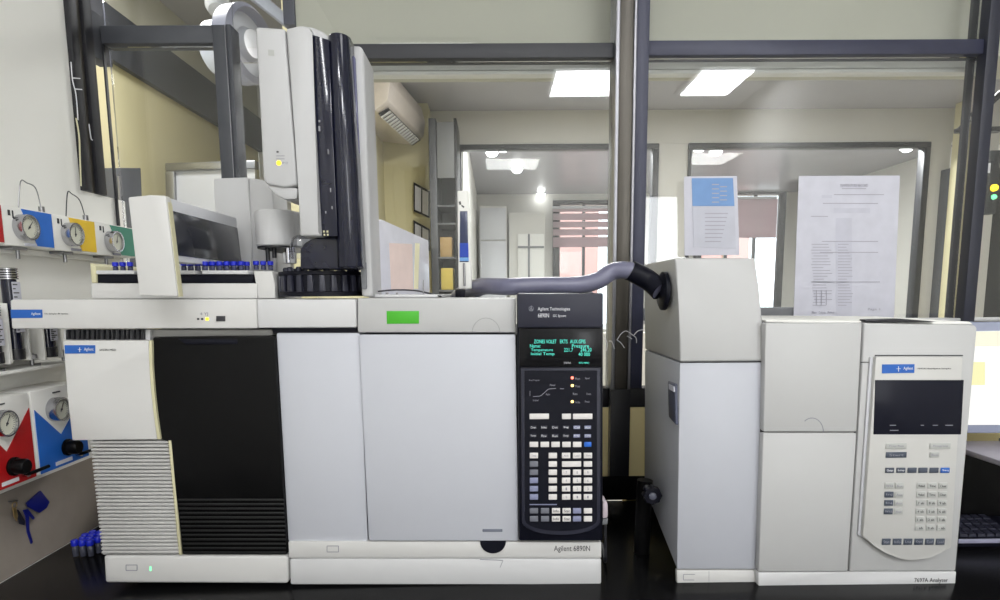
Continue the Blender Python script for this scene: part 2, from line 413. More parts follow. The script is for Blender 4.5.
# dark cupboard front and glazed door seen low through the left window
t = thing('steel_door_frame', P(195, 200, 3.0), 'grey steel framed hatch seen through the left window beside the sampler arm', 'frame')
b = B(); slab(b, [(165, 163), (255, 160), (255, 168), (165, 171)], 3.0, 0.05, 0.003); obj('head', b, M_steel, t)
b = B(); slab(b, [(165, 171.3), (174, 171), (186, 587), (177, 587)], 3.0, 0.05, 0.003); obj('stile', b, M_steel, t)
b = B(); slab(b, [(174.3, 171), (255, 168.3), (255, 587), (186.3, 587)], 3.02, 0.02); obj('panel', b, M_grey2, t)
t = thing('wall_cabinet', PX(130, 200, XW+0.1), 'dark grey cabinet seen through the left window behind the green gauge', 'cabinet')
b = B(); slabX(b, [(117, 168), (141, 168), (150, 390), (122, 400)], XW+0.10, -0.095, 0.003); obj('body', b, M_alu, t)
b = B(); slabX(b, [(118.5, 176), (120, 176), (123, 230), (121.5, 230)], XW+0.106, -0.005); obj('handle', b, M_mulls, t)

# bulkhead over the glazing, white track below it
bx0 = P(296, 20, YP+0.12).x
zk = P(490, 58.5, YP+0.12).z
b = B(); box(b, bx0, XR, YP+0.12, YP+0.30, zk, CB-0.001); struct('wall_bulkhead', b, M_bulk)
b = B(); box(b, bx0-0.03, bx0-0.0005, YP+0.11, YP+0.31, P(296, 26, YP+0.12).z, CB-0.001, 0.002); struct('trim_10', b, M_alunavy)
b = B(); box(b, bx0, P(980, 66, YP+0.1).x, YP+0.09, YP+0.118, P(490, 70, YP+0.09).z, P(490, 55, YP+.09).z, 0.004)
box(b, bx0, P(980, 66, YP+0.1).x, YP+0.085, YP+0.118, P(490, 74.5, YP+0.085).z, P(490, 70.7, YP+.085).z, 0.002)
struct('trim_11', b, M_wall)
# pale sloping soffit seen at the top left
b = B(); slab(b, [(215, -30), (235, -30), (296, 22), (296, 30), (288, 27)], YP+0.35, 0.05, 0.003); struct('trim_12', b, M_grey)
# air duct
t = thing('air_duct', P(250, 45, 2.0), 'round grey ventilation duct end high behind the white tower', 'duct')
c = P(252, 44, 2.0); ax = Vector((0.95, -0.31, 0)).normalized()
obj('collar', lathe(B(), c-ax*0.05, ax, [(0.085, 0), (0.112, 0), (0.112, 0.05), (0.098, 0.062), (0.094, 0.05), (0.085, 0.0)], 40), mat('duct_grey', (150, 150, 165), 0.4), t)
obj('disc', lathe(B(), c-ax*0.045, ax, [(0, 0.045), (0.04, 0.05), (0.05, 0.03), (0.092, 0.025), (0.092, 0.0), (0, 0)], 40), M_grey2, t)
obj('pipe', cyl(B(), c-ax*0.05, c-ax*0.13, 0.08, n=32), M_grey2, t)
t2 = obj('duct_stub', lathe(B(), P(216, -8, 2.2), (0.2, -0.4, -0.9), [(0, 0), (0.036, 0), (0.038, .06), (0.03, 0.08), (0, 0.085)], 28), mat('duct_pale', (178, 178, 178), 0.5))
tag(t2, 'short pale duct stub at the upper left above the dark window head', 'duct')

# wall Y=5 with two glazed openings
YB = 5.0
def zy(y, x=700): return P(x, y, YB).z
x458, x656, x686, x924 = P(459, 220, YB).x, P(657, 220, YB).x, P(686, 220, YB).x, P(924, 220, YB).x
zl = zy(143.5)
b = B(); box(b, XV, 4.5, YB, YB+0.1, zl, CB-0.001); struct('wall_far_middle', b, M_wallg)
b = B(); box(b, XV, x458, YB, YB+0.1, 0, zl-0.001); struct('wall_far_middle', b, M_wallg)
b = B(); box(b, x656, x686, YB, YB+0.1, 0, zl-0.001); struct('wall_far_middle', b, M_wallg)
b = B(); box(b, x924, P(945, 220, YB).x, YB, YB+0.1, 0, zl-0.001); struct('wall_far_middle', b, M_wallg)
for k, (a0, a1) in enumerate(((x458, x656), (x686, x924))):
    wn = structe('window_%d' % (6+k), ((a0+a1)/2, YB, 1.2))
    b = B(); box(b, a0+.0005, a1-.0005, YB-0.02, YB+0.06, zl-0.04, zl-.0005, 0.003); obj('frame_head', b, M_alud, wn)
    b = B(); box(b, a0+.0005, a0+0.025, YB-0.02, YB+0.06, 1.1, zl-0.0405, 0.003); obj('frame_stile', b, M_alud, wn)
    b = B(); box(b, a1-0.05, a1-.0005, YB-0.02, YB+0.06, 1.1, zl-0.0405, 0.003); obj('frame_stile', b, M_alud, wn)
    b = B(); box(b, a0+0.026, a1-0.051, YB+0.02, YB+0.026, 1.1, zl-0.041); obj('pane', b, M_glass2, wn)
    b = B(); box(b, a0+0.0005, a1-0.0005, YB-0.02, YB+0.06, 0, 1.0995); obj('low_panel', b, M_wallg, wn)

# right end of the middle room: pillars, glazed strips
segs = [(946, 955, M_alu, 4.9), (955.5, 966, M_wally, 4.8), (967, 978, M_alud, 4.85), (978.5, 992, M_wallg, 4.7), (992.5, 1010, M_alud, 4.8)]
for i, (a0, a1, mm, yy) in enumerate(segs):
    b = B(); box(b, P(a0, 220, yy).x, P(a1, 220, yy).x, yy, yy+0.1, 0, CB-.001 if i % 2 else P(950, 168, yy).z); struct('trim_%d' % (13+i), b, mm)
b = B(); box(b, 4.5, 4.6, YP+0.09, 9.2, 0, CB-0.001); struct('wall_far_right', b, M_wallg)
b = B(); box(b, XR+0.101, 4.6, YP-0.04, YP+0.06, 0, CEIL_Z-0.001); struct('wall_front', b, M_wallg)
t = thing('door_closer', P(985, 118, 2.1), 'black folding door closer arm behind the glass at the top right', 'door closer')
b = B(); prism(b, [P(962, 126, 2.1), P(1004, 88, 2.1), P(1004, 95, 2.1), P(964, 132, 2.1)], [p+Vector((0, 0.02, 0)) for p in (P(962, 126, 2.1), P(1004, 88, 2.1), P(1004, 95, 2.1), P(964, 132, 2.1))], 0.002); obj('arm', b, M_alud, t)
b = B(); slab(b, [(960, 127), (1004, 126), (1004, 131), (960, 131.5)], 2.125, 0.03, 0.002); obj('body', b, M_alud, t)
t = thing('indicator_light', P(993, 190, 2.0), 'small glowing yellow and green indicator lamp at the right frame edge', 'lamp')
obj('housing', rect(B(), 988, 150, 999, 214, 2.0, 0.03, 0.004), M_alud, t)
obj('bulb', lathe(B(), P(993.5, 188, 1.999), (0, -1, 0), [(0.011, 0), (0.010, 0.008), (0, 0.012)], 20), M_yel, t)
obj('bulb', lathe(B(), P(993.5, 197, 1.999), (0, -1, 0), [(0.008, 0), (0.007, 0.006), (0, 0.010)], 20), M_grn, t, label='green bulb below the yellow one')
obj('nameplate', rect(B(), 987, 163, 990.5, 173, 1.999, 0.001), M_txtw, t)

# third room
YT = 9.0
def zt9(y, x=600): return P(x, y, YT).z
XC = P(463, 180, YB).x
b = B(); box(b, XC-0.1, XC, YB+0.1005, YT, 0, CB-.001); struct('wall_far_left', b, M_wallg)
holes = [(556, 636, 205, 330), (697, 779, 196, 310)]
xs = [(P(a, 250, YT).x, P(c, 250, YT).x, zt9(d), zt9(e)) for a, c, d, e in holes]
zb = 0.9
b = B(); box(b, XC-.1, xs[0][0], YT, YT+0.1, 0, CB-.001)
box(b, xs[0][1], xs[1][0], YT, YT+0.1, 0, CB-.001); box(b, xs[1][1], 4.5, YT, YT+0.1, 0, CB-.001)
for x0, x1, z1, z0 in xs:
    box(b, x0, x1, YT, YT+0.1, z1, CB-.001); box(b, x0, x1, YT, YT+0.1, 0, zb)
struct('wall_far_back', b, M_wallg)
for k, (x0, x1, z1, z0) in enumerate(xs):
    wn = structe('window_%d' % (8+k), ((x0+x1)/2, YT, zb)); fw = 0.05
    for q, (a0, a1, c0, c1) in enumerate(((x0-fw, x0+fw, zb, z1), (x1-fw, x1+fw, zb, z1), (x0-fw, x1+fw, z1, z1+0.06))):
        b = B(); box(b, a0, a1, YT-0.05, YT-0.001, c0, c1, 0.003); obj('frame', b, M_alud, wn)
    for fr in (0.34, 0.68):
        xm = lerp(x0, x1, fr); b = B(); box(b, xm-0.02, xm+0.02, YT-0.04, YT-0.001, zb, z1-.001, 0.003); obj('frame_bar', b, M_alu, wn)
    b = B(); box(b, x0+fw+.001, x1-fw-.001, YT+0.03, YT+0.04, zb, z1-.001); obj('pane', b, M_glass, wn)
M_blind = mat('mauve_blind_cloth', (214, 196, 202), 0.8)
nt = M_blind.node_tree; tl = nt.nodes.new('ShaderNodeBsdfTranslucent'); tl.inputs[0].default_value = (0.62, 0.50, 0.52, 1)
mxs = nt.nodes.new('ShaderNodeMixShader'); mxs.inputs[0].default_value = 0.6
nt.links.new(nt.nodes['Principled BSDF'].outputs[0], mxs.inputs[1]); nt.links.new(tl.outputs[0], mxs.inputs[2])
nt.links.new(mxs.outputs[0], nt.nodes['Material Output'].inputs[0])
def blind(k, x0, x1, bands, label):
    t = thing('roller_blind', P((x0+x1)/2, bands[0][0], YT-0.1), label, 'blind')
    for i, (a, c) in enumerate(bands):
        obj('band', rect(B(), x0, a, x1, c, YT-0.10, 0.006), M_blind, t)
    obj('roller', rect(B(), x0-0.5, bands[0][0]-2.6, x1+0.5, bands[0][0]-0.1, YT-0.13, 0.06, 0.01), M_grey2, t)
blind(0, 553, 639, [(208.5, 211.6), (213.2, 219.8), (221.4, 227.2), (229, 235.2), (237, 247)], 'striped mauve roller blind on the far window left of the main mullion')
blind(1, 698, 777, [(199, 238)], 'plain mauve roller blind on the far window between the two notices')
# pale building beyond the far windows
t = thing('apartment_building', (2.0, 13, 0), 'pink rendered building beyond the far windows', 'building')
M_pink = mat('pink_render', (225, 176, 168), 0.8, scale=1)
obj('wall', box(B(), 0.4, 2.15, 13, 15, 0, 7), M_pink, t)
obj('wall', box(B(), 3.0, 5.35, 13.2, 15, 0, 2.8), M_pink, t)
for i in range(4):
    obj('cladding_board', box(B(), 3.3+i*0.5, 3.33+i*0.5, 13.16, 13.199, 0, 2.8), M_wally, t)
gnd = box(B(), -8, 14, 9.3, 30, -0.1, -0.02); struct('ground', gnd, M_floor)
# white fitted cabinets in the far room
for i, (a0, a1, y0, lab) in enumerate(((479.5, 507, 206, 'tall plain white cabinet at the far left corner of the rear room'), (509, 545, 213, 'white cupboard with a framed pane, left of the far blind'))):
    t = thing('tall_cabinet', P((a0+a1)/2, 296, 8.5), lab, 'cabinet')
    z0 = 0.0; X0, X1 = P(a0, 250, 8.5).x, P(a1, 250, 8.5).x
    obj('body', box(B(), X0, X1, 8.5, 8.95, 0.0005, P(500, y0, 8.5).z, 0.005), M_wallg, t)
    if i == 0:
        obj('door', box(B(), X0+.01, X1-.01, 8.47, 8.499, 0.1, P(500, 241, 8.5).z, 0.006), M_grey2, t)
        obj('door', box(B(), X0+.01, X1-.01, 8.47, 8.499, P(500, 240, 8.5).z, P(500, y0+2, 8.5).z, 0.006), M_grey2, t)
    else:
        obj('door', rect(B(), 518, 234, 544, 300, 8.47, 0.029, 0.004), M_wall, t)
        obj('glazing_bar', rect(B(), 528, 234, 530, 300, 8.45, 0.019, 0.002), M_cab, t)
        obj('glazing_bar', rect(B(), 518, 246, 527.9, 248, 8.45, 0.019, 0.002), M_cab, t)
        obj('glazing_bar', rect(B(), 530.1, 246, 544, 248, 8.45, 0.019, 0.002), M_cab, t)
# downlights on the far ceiling
dl = thing('downlight', (0, 0, 0), 'x', 'lamp', 'round downlights in the far ceiling')
dl.location = (0, 0, 0)
p0 = PZ(503, 146, CB-0.002)
WLOC[dl.name] = p0.copy(); dl.location = p0
obj('trim_ring', lathe(B(), p0, (0, 0, -1), [(0.06, 0), (0.075, 0.0), (0.072, 0.012), (0.055, 0.015)], 24), M_white, dl)
obj('lens', lathe(B(), p0, (0, 0, -1), [(0.058, 0.0), (0.056, 0.03), (0.035, 0.05), (0, 0.056)], 24), M_lamp, dl)
tag(dl, 'round white downlight, the nearest above the left far glazing')
for px, py, lab in ((492, 151, 'round white downlight just left of the nearest one above the left far glazing'),
                    (517, 168, 'single round downlight on the grey ceiling above the far cabinets'),
                    (541, 193, 'small distant downlight above the far blind'),
                    (699, 146, 'left one of two bright downlights above the small blue notice'),
                    (716, 150, 'right one of two bright downlights above the small blue notice'),
                    (680, 171, 'downlight at the upper left corner of the small blue notice'),
                    (907, 146, 'downlight at the top right corner of the right far glazing')):
    q = PZ(px, py, CB-0.002)
    if abs(q.y-YB) < 0.15: q.y += 0.3
    dup(dl, q-p0, lab)

# ceiling panel fittings under which the area lamps sit
for i, a in enumerate(AREAS):
    (x, y, z), sx, sy = a[0], a[1], a[2]
    lab = ['near ceiling, left, added to brighten the wall', 'near ceiling, over the right bench end', 'near ceiling at the back, towards the middle', 'near ceiling at the back, beside the right wall', 'middle room ceiling, centre', 'middle room ceiling, right', 'middle room ceiling, left corner', 'far room ceiling, left', 'far room ceiling, right'][i]
    t = thing('ceiling_light', (x, y, z), 'square white recessed light panel in the '+lab, 'lamp')
    zc = z+0.012; b = B(); e = 0.02
    box(b, x-sx/2-e, x+sx/2+e, y-sy/2-e, y-sy/2, zc, zc+0.026); box(b, x-sx/2-e, x+sx/2+e, y+sy/2, y+sy/2+e, zc, zc+0.026)
    box(b, x-sx/2-e, x-sx/2, y-sy/2, y+sy/2, zc, zc+0.026); box(b, x+sx/2, x+sx/2+e, y-sy/2, y+sy/2, zc, zc+0.026)
    obj('frame', b, M_white, t)
    obj('diffuser', box(B(), x-sx/2+.001, x+sx/2-.001, y-sy/2+.001, y+sy/2-.001, zc+0.008, zc+0.02), M_panel, t)

# air conditioner on the left wall of the middle room
t = thing('air_conditioner', P(400, 110, 3.3), 'white wall mounted split air conditioner seen through the glass right of the black tower', 'air conditioner')
YA0, YA1 = 3.85, 4.72
za, zb_ = 2.50, 2.775
def acs(y, pts): return [Vector((XV+x+(y-YA0)*0.13*(1 if x > 0.01 else 0), y, z)) for x, z in pts]
prof = [(0.001, za+0.03), (0.12, za), (0.20, za+0.06), (0.215, za+0.16), (0.19, zb_-0.01), (0.001, zb_)]
b = B(); prism(b, acs(YA0, prof), acs(YA1, prof), 0.008); obj('casing', b, mat('ac_casing', (214, 204, 196), 0.4), t)
prof = [(0.125, za-0.004), (0.185, za+0.03), (0.19, za+0.025), (0.13, za-0.012)]
b = B(); prism(b, acs(YA0+0.05, prof), acs(YA1-0.05, prof)); obj('outlet', b, M_alud, t)
b = B()
for i in range(14):
    y = YA0+0.08+i*0.052; prism(b, acs(y, [(0.13, za-0.014), (0.187, za+0.022), (0.193, za+0.016), (0.136, za-0.02)]), acs(y+0.02, [(0.13, za-0.014), (0.187, za+0.022), (0.193, za+0.016), (0.136, za-0.02)]))
obj('louvre', b, M_white, t)
# framed notices on the yellow wall
for i, (y0, y1, lab) in enumerate(((183, 217, 'upper dark framed double notice on the yellow far wall'), (221, 250, 'lower dark framed double notice on the yellow far wall'))):
    t = thing('framed_notice', P(421, 217+i*33, 4.79), lab, 'notice')
    yn = 4.795
    b = B(); slab(b, [(413.5, y0-1), (429.5, y0+8), (429.5, y1+1), (413.5, y1-6)], yn-0.03, 0.025); obj('frame', b, M_alud, t)
    b = B(); slab(b, [(415, y0+2.4), (421, y0+5.6), (421, y1-4.6), (415, y1-7.4)], yn-0.034, 0.003); obj('sheet', b, M_paper, t)
    b = B(); slab(b, [(422.4, y0+6.4), (428.4, y0+9.6), (428.4, y1-1.2), (422.4, y1-4)], yn-0.034, 0.003); obj('sheet', b, M_paper, t)
b = B(); box(b, XV+0.0005, P(430, 220, 4.8).x, 4.8, 4.99, 0, CB-0.002); struct('wall_far_middle', b, M_wally)
# dark shelving unit beside it with two boxes
t = thing('shelf_unit', P(442, 296, 4.6), 'grey tall shelf unit behind the glass left of the white syringe holder', 'shelf')
M_shelf = mat('shelf_grey', (96, 98, 104), 0.5)
ys = 4.50
X0, X1 = P(430.5, 220, ys).x, P(458, 220, ys).x; zT = P(440, 118, ys).z
obj('side_panel', box(B(), X0, X0+0.05, ys, ys+0.4, 0, zT, 0.003), M_alu, t)
obj('side_panel', box(B(), X1-0.02, X1, ys, ys+0.4, 0, zT, 0.003), M_alud, t)
obj('back_panel', box(B(), X0+0.051, X1-0.021, ys+0.38, ys+0.4, 0, zT), M_cab, t)
for y in (205, 223, 257, 290): obj('shelf_board', rect(B(), 437, y, 455.5, y+1.6, ys+0.001, 0.37), M_shelf, t)
obj('door', rect(B(), 437, 122, 455.5, 178, ys+0.001, 0.02, 0.003), M_cab, t)
o = obj('carton', rect(B(), 440, 237, 452, 256.9, ys+0.03, 0.25, 0.004), mat('tan_card', (176, 146, 96), 0.7)); tag(o, 'tan carton standing on the middle board of the grey shelf unit', 'box')
o = obj('carton', rect(B(), 441, 268, 453, 289.8, ys+0.03, 0.25, 0.004), mat('yellow_card', (206, 184, 84), 0.7)); tag(o, 'yellow carton standing on the bottom board of the grey shelf unit', 'box')

# ------------------------------------------------------------------ sheets on the glass
t = thing('printed_notice', P(848, 319, YP-0.006), 'large white printed table sheet taped to the glass above the right instrument', 'notice')
b = B(); slab(b, [(799, 176), (900, 175.5), (894, 319), (793.5, 319)], YP-0.006, 0.0015); obj('sheet', b, M_paper, t)
M_ink = mat('faded_ink', (172, 170, 182), 0.7); M_ink2 = mat('faded_ink_pale', (198, 198, 210), 0.7)
b = B()
def ink(bm, x0, y0, x1, y1, d=0.0003): slab(bm, [(x0, y0), (x1, y0), (x1, y1), (x0, y1)], YP-0.0066-d, 0.0004)
for x0, x1, y in ((842, 866, 188.2), (834, 884, 194.2), (823, 878, 203), (811, 828, 216), (822, 878, 241), (820, 878, 252), (811, 880, 281.5)): ink(b, x0, y, x1, y+0.8)
random.seed(3)
for i in range(22):
    y = 244+i*2.9; ink(b, 811+random.random()*3, y, 811+random.random()*10+12, y+0.7); ink(b, 838, y, 838+8+random.random()*7, y+0.7)
for x in (816, 821, 826): ink(b, x, 290, x+0.7, 305)
obj('print', b, M_ink, t, smooth=0)
b = B(); ink(b, 836, 218, 852, 318, 0); ink(b, 822, 195, 832, 198, 0); ink(b, 834, 208, 870, 213, 0); obj('shaded_column', b, M_ink2, t, smooth=0)
for s, x0, y0, x1, y1 in (('TEMPERATURE RECORD', 840, 184, 868, 187), ('Name   Column   Method', 812, 311, 834, 314), ('Page 1', 868, 308, 880, 311)):
    text(t, s, x0, y0, x1, y1, YP-0.0068, M_ink, 'printed_line')
t = thing('sleeved_notice', P(712, 256, YP-0.02), 'small blue and white card in a sleeve on the glass above the tall grey column', 'notice')
b = B(); slab(b, [(684, 176.5), (737, 176), (739.5, 255), (684.5, 255.5)], YP-0.008, 0.001); obj('sleeve', b, M_paper, t)
b = B(); slab(b, [(691.8, 178.2), (733, 178), (734.5, 206), (692.5, 206)], YP-0.0092, 0.001); obj('blue_card', b, mat('pale_blue_print', (118, 155, 205), 0.6), t)
b = B(); slab(b, [(692.5, 206.4), (734.5, 206.4), (736, 249), (694, 247)], YP-0.0092, 0.001); obj('grey_card', b, mat('pale_grey_print', (196, 197, 208), 0.6), t)
b = B()
for i in range(9): slab(b, [(712+i % 2*8, 184+i*2.2), (719+i % 2*8, 184+i*2.2), (719+i % 2*8, 185+i*2.2), (712+i % 2*8, 185+i*2.2)], YP-0.0097, 0.0004)
for i in range(8): slab(b, [(705, 213+i*4), (728-i, 213+i*4), (728-i, 214+i*4), (705, 214+i*4)], YP-0.0097, 0.0004)
obj('print', b, M_ink, t, smooth=0)

# ================================================================== INSTRUMENTS
def seam(bm, pts, Y, wd=0.9):
    """thin recessed-looking groove strip along a pixel polyline"""
    for (ax, ay), (bx, by) in zip(pts, pts[1:]):
        dx, dy = bx-ax, by-ay; L = math.hypot(dx, dy); nx, ny = -dy/L*wd/2, dx/L*wd/2
        slab(bm, [(ax+nx, ay+ny), (bx+nx, by+ny), (bx-nx, by-ny), (ax-nx, ay-ny)], Y-0.0004, 0.0012)
    return bm
def arc(cx, cy, rx, ry, a0, a1, n=12): return [(cx+rx*math.cos(math.radians(lerp(a0, a1, i/n))), cy-ry*math.sin(math.radians(lerp(a0, a1, i/n)))) for i in range(n+1)]

# ---- gas chromatograph with navy keypad
gc = thing('gas_chromatograph', P(445, 583.5, YF+0.25), 'wide light grey gas chromatograph with navy keypad tower, green sticker on its lid', 'instrument')
D = 0.42
b = B(); slab(b, [(289.5, 559), (601.5, 559), (601.5, 585), (290, 585)], YF, D, 0.004); obj('base', b, M_white, gc)
b = B(); slab(b, [(288, 542), (601.5, 542), (601.5, 558.2), (288.8, 558.2)], YF+0.001, D, 0.002); obj('base_strip', b, M_cream, gc)
b = B(); slab(b, [(276, 333), (360, 333), (368, 541.4), (288, 541.4)], YF+0.006, D-0.02, 0.003); obj('side_cover', b, M_grey, gc)
b = B(); slab(b, [(360.3, 334), (602, 334), (602, 541.4), (368.3, 541.4)], YF+0.014, D-0.03, 0.002); obj('oven_body', b, M_gap, gc)
b = B(); slab(b, [(358.5, 334.5), (515.7, 334.5), (518.8, 541.2), (368.7, 541.2)], YF, 0.0135, 0.003); dr = obj('oven_door', b, M_grey, gc)
b = B(); slab(b, [(482.5, 529.2), (502.5, 529.2), (502.5, 532), (482.5, 532)], YF-0.0012, 0.002, 0.0008); obj('door_grip', b, mat('grip_grey', (112, 116, 130), 0.5), dr)
b = B(); slab(b, [(357.5, 298), (516, 298), (516, 332.6), (357.5, 332.6)], YF, D, 0.003); lid = obj('lid', b, M_warm, gc)
b = B(); slab(b, [(368, 294.4), (437, 294.4), (437, 297.7), (368, 297.7)], YF+0.03, 0.39, 0.002); obj('lid_cap', b, M_white, gc)
b = B(); seam(b, arc(486, 333, 14, 15, 0, 180), YF, 0.6); obj('thumb_notch', b, mat('notch_grey', (150, 150, 152), 0.6), lid, smooth=0)
b = B(); slab(b, [(386.5, 311), (419, 311), (419, 323.6), (386.8, 323.9)], YF-0.0008, 0.0009, 0.0003); obj('sticker', b, M_label, lid)
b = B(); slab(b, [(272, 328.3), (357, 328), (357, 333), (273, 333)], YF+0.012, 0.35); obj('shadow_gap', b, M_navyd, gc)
b = B(); slab(b, [(480, 541.5)]+[(493-13*math.cos(math.radians(a)), 541.5+12*math.sin(math.radians(a))) for a in range(15, 180, 15)]+[(506, 541.5)], YF-0.001, 0.004); obj('latch', b, M_navyd, gc)
b = B(); seam(b, [(327, 546), (338.5, 546), (338.5, 552), (327, 552), (327, 546)], YF+0.001, 0.7); obj('tag_outline', b, M_txtg, gc, smooth=0)
b = B(); seam(b, [(500, 567.5), (503, 560.5), (480, 559.6)], YF, 0.5); obj('crease', b, M_txtg, gc, smooth=0)
text(gc, 'Agilent 6890N', 554, 545.6, 590, 552.8, YF+0.0006, M_txt, 'nameplate')
# keypad tower
kp = thing('_', (0, 0, 0), None, None); bpy.data.objects.remove(kp)
YK = YF-0.022
b = B(); slab(b, [(517.2, 293), (603.3, 293), (602.6, 541), (519.2, 541)], YF-0.012, 0.0255, 0.003); kb = obj('keypad_tower', b, M_navyd, gc)
def kpoly(Y, d, pts, bev=0.001): return slab(B(), pts, Y, d, bev)
obj('fascia', kpoly(YK+0.001, 0.0088, [(517.6, 293.6), (603.2, 293.6), (603, 327.6), (518, 327.6)], 0.002), M_navy, kb)
obj('display', kpoly(YK+0.006, 0.004, [(519, 328.2), (602.5, 328.2), (602.3, 366.5), (519.4, 366.5)], 0.001), M_screen, kb)
n = [(521, 368), (600.5, 368), (600.3, 522)]+[(561-(-39)*math.cos(math.radians(a)), 522+13*math.sin(math.radians(a))) for a in range(15, 180, 15)]+[(522, 522)]
obj('keypad_field', slab(B(), n, YK+0.004, 0.006, 0.001), M_navy, kb)
n = [(524.5, 370.5), (597, 370.5), (597, 520)]+[(561+36*math.cos(math.radians(a)), 520+11*math.sin(math.radians(a))) for a in range(15, 180, 15)]+[(525, 520)]
obj('keypad_inset', slab(B(), n, YK+0.0032, 0.0006, 0.0), M_navyd, kb)
YKY = YK+0.003
# emblem and lettering
YE = YK+0.0008
b = B(); lathe(b, P(531.2, 308.5, YE), (0, -1, 0), [(0.0036, 0), (0.0042, 0), (0.0042, .0005), (0.0036, .0005)], 20)
seam(b, [(531.2, 305.5), (531.2, 311.5)], YE, 0.4); seam(b, [(529.7, 309.5), (529.7, 311), (531.2, 307), (532.7, 311), (532.7, 309)], YE, 0.35); obj('emblem', b, M_txtg, kb, smooth=0)
text(kb, 'Agilent Technologies', 537.8, 307.2, 570, 311.5, YE, M_txtw)
text(kb, '6890N', 538, 313.3, 549, 317.5, YE, M_txtw); text(kb, 'GC System', 553, 314.5, 566, 317.7, YE, M_txtw)
YD = YK+0.0055
for s, x0, y0, x1, y1 in (('ZONES VOLET', 534, 339.6, 556.5, 343.4), ('EKTS', 560, 339.6, 567.5, 343.4), ('AUX.GPIS', 570, 339.6, 585.5, 343.4),
                          ('Name:', 530, 344.2, 540.5, 347.6), ('Pressure', 572, 344.2, 589, 347.6), ('Temperature', 531, 348.5, 553, 352), ('221.7', 564, 348, 573, 351.8), ('246.20', 580.5, 347.8, 591.5, 351.6),
                          ('Initial Temp', 531, 352.4, 554.5, 356), ('40 000', 578.5, 352.4, 590, 356)):
    o = text(kb, s, x0, y0, x1, y1, YD, M_teal, 'display_text')
for s, x0, x1, m_ in (('STATUS', 564, 571, M_txtw), ('INFO MENU', 579, 589, M_teal)): text(kb, s, x0, 362, x1, 363.8, YD, m_)
for px, py, mm in ((572.3, 377.8, M_red), (572.3, 385.6, M_amber), (572.3, 401.6, M_amber)):
    obj('status_led', lathe(B(), P(px, py, YKY), (0, -1, 0), [(0.0026, 0), (0.0022, 0.0012), (0, 0.0018)], 16), mm, kb)
for s, x0, y in (('Run', 575.5, 378.8), ('Post', 575.5, 386.4), ('Rate', 573, 394), ('Pre Run', 575.5, 402.4), ('Signal', 585, 378.6), ('Oven', 586.5, 394), ('Front', 585, 401.8)): text(kb, s, x0, y-1.2, x0+4.5, y+0.9, YKY, M_txtg)
b = B(); seam(b, [(533, 396.6), (539.5, 396.2), (541.5, 395.4), (548, 389.4), (550, 388.8), (556, 388.5)], YKY, 0.5); seam(b, [(560, 388.8), (564, 388.8)], YKY, 0.5); seam(b, [(530, 391), (530, 396)], YKY, 0.4)
obj('ramp_diagram', b, M_txtg, kb, smooth=0)
for s, x0, y0, x1, y1 in (('Oven Program', 529, 379.4, 539.5, 381.4), ('Final', 550, 384, 555, 386), ('Rate', 546, 393.4, 550, 395.2), ('Initial', 533, 399.4, 538.3, 401.2)): text(kb, s, x0, y0, x1, y1, YKY, M_txtg)
def key(par, x0, y0, x1, y1, m_, Y=YKY, d=0.003, name='key'):
    return obj(name, rect(B(), x0, y0, x1, y1, Y-d, d, 0.0006), m_, par)
for x0, x1 in ((529.6, 549), (562, 571), (573, 592.5)): key(kb, x0, 413.8, x1, 419.2, M_key)
words = ['Oven', 'Inlet', 'Det', 'Sig', 'Col', 'Aux', 'Temp', 'Flow', 'Run', 'Stop', 'Prep', 'Config']
for r, y in enumerate((426.3, 434.8)):
    for c_, x in enumerate((530.2, 541, 552, 563, 573.8, 584.8)):
        o = key(kb, x-0.3, y-0.5, x+6.3, y+2.8, M_navy if c_ < 4 else M_keyl, d=0.0016)
        text(kb, words[r*6+c_], x+0.4, y, x+5.6, y+2.2, YKY-0.0018, M_txtw, 'key_legend')
for x0 in (529.7, 540.6, 551.4, 562.3, 573): key(kb, x0, 442, x0+8.5, 447.2, M_key)
key(kb, 584.2, 442.2, 591.4, 446.8, M_keyb)
rows = (453, 461.5, 469.8, 477.9, 486.2, 494.4)
for r, y in enumerate(rows):
    key(kb, 529.8, y, 538.1, y+5.4, M_key if r == 0 else M_keyl if r > 2 else M_keyg)
    key(kb, 548.7, y, 557, y+5.4, M_key)
    if r == 1: key(kb, 562, y, 581.2, y+5.4, M_key)
    else: key(kb, 562, y, 570.3, y+5.4, M_key); key(kb, 573, y, 581.2, y+5.4, M_key)
    k_ = key(kb, 583.9, y, 592.2, y+5.4, M_key)
    if r == 0:
        for s, x in (('Mode', 564), ('Load', 574.7), ('Seq', 586), ('Time', 531.5)): text(kb, s, x, y+1.6, x+4.6, y+3.6, YKY-0.0031, M_txtg, 'key_legend')
    elif r > 1:
        for s, x in ((str(max(1, 7-(r-2)*3)) if r < 5 else '0', 565.6), (str(8-(r-2)*3) if r < 5 else '.', 576.6), (str(9-(r-2)*3) if r < 5 else '-', 587.2)): text(kb, s, x, y+1.3, x+1.4, y+4, YKY-0.0031, M_txtg, 'key_legend')
b = B(); seam(b, [(529.6, 504.6), (557, 504.6)], YKY, 0.9); obj('divider_line', b, M_keyl, kb, smooth=0)
for y in (508.4, 516.4):
    for x0, mm in ((529.9, M_keyg), (541, M_keyg), (552, M_key), (562.6, M_key), (573, M_keyl), (583.9, M_key)): key(kb, x0, y, x0+8.2, y+5.2, mm)
    for s, x in (('Info', 553.4), ('Stat', 564.2)): text(kb, s, x, y+1.2, x+5.6, y+3.9, YKY-0.0031, M_txt, 'key_legend')

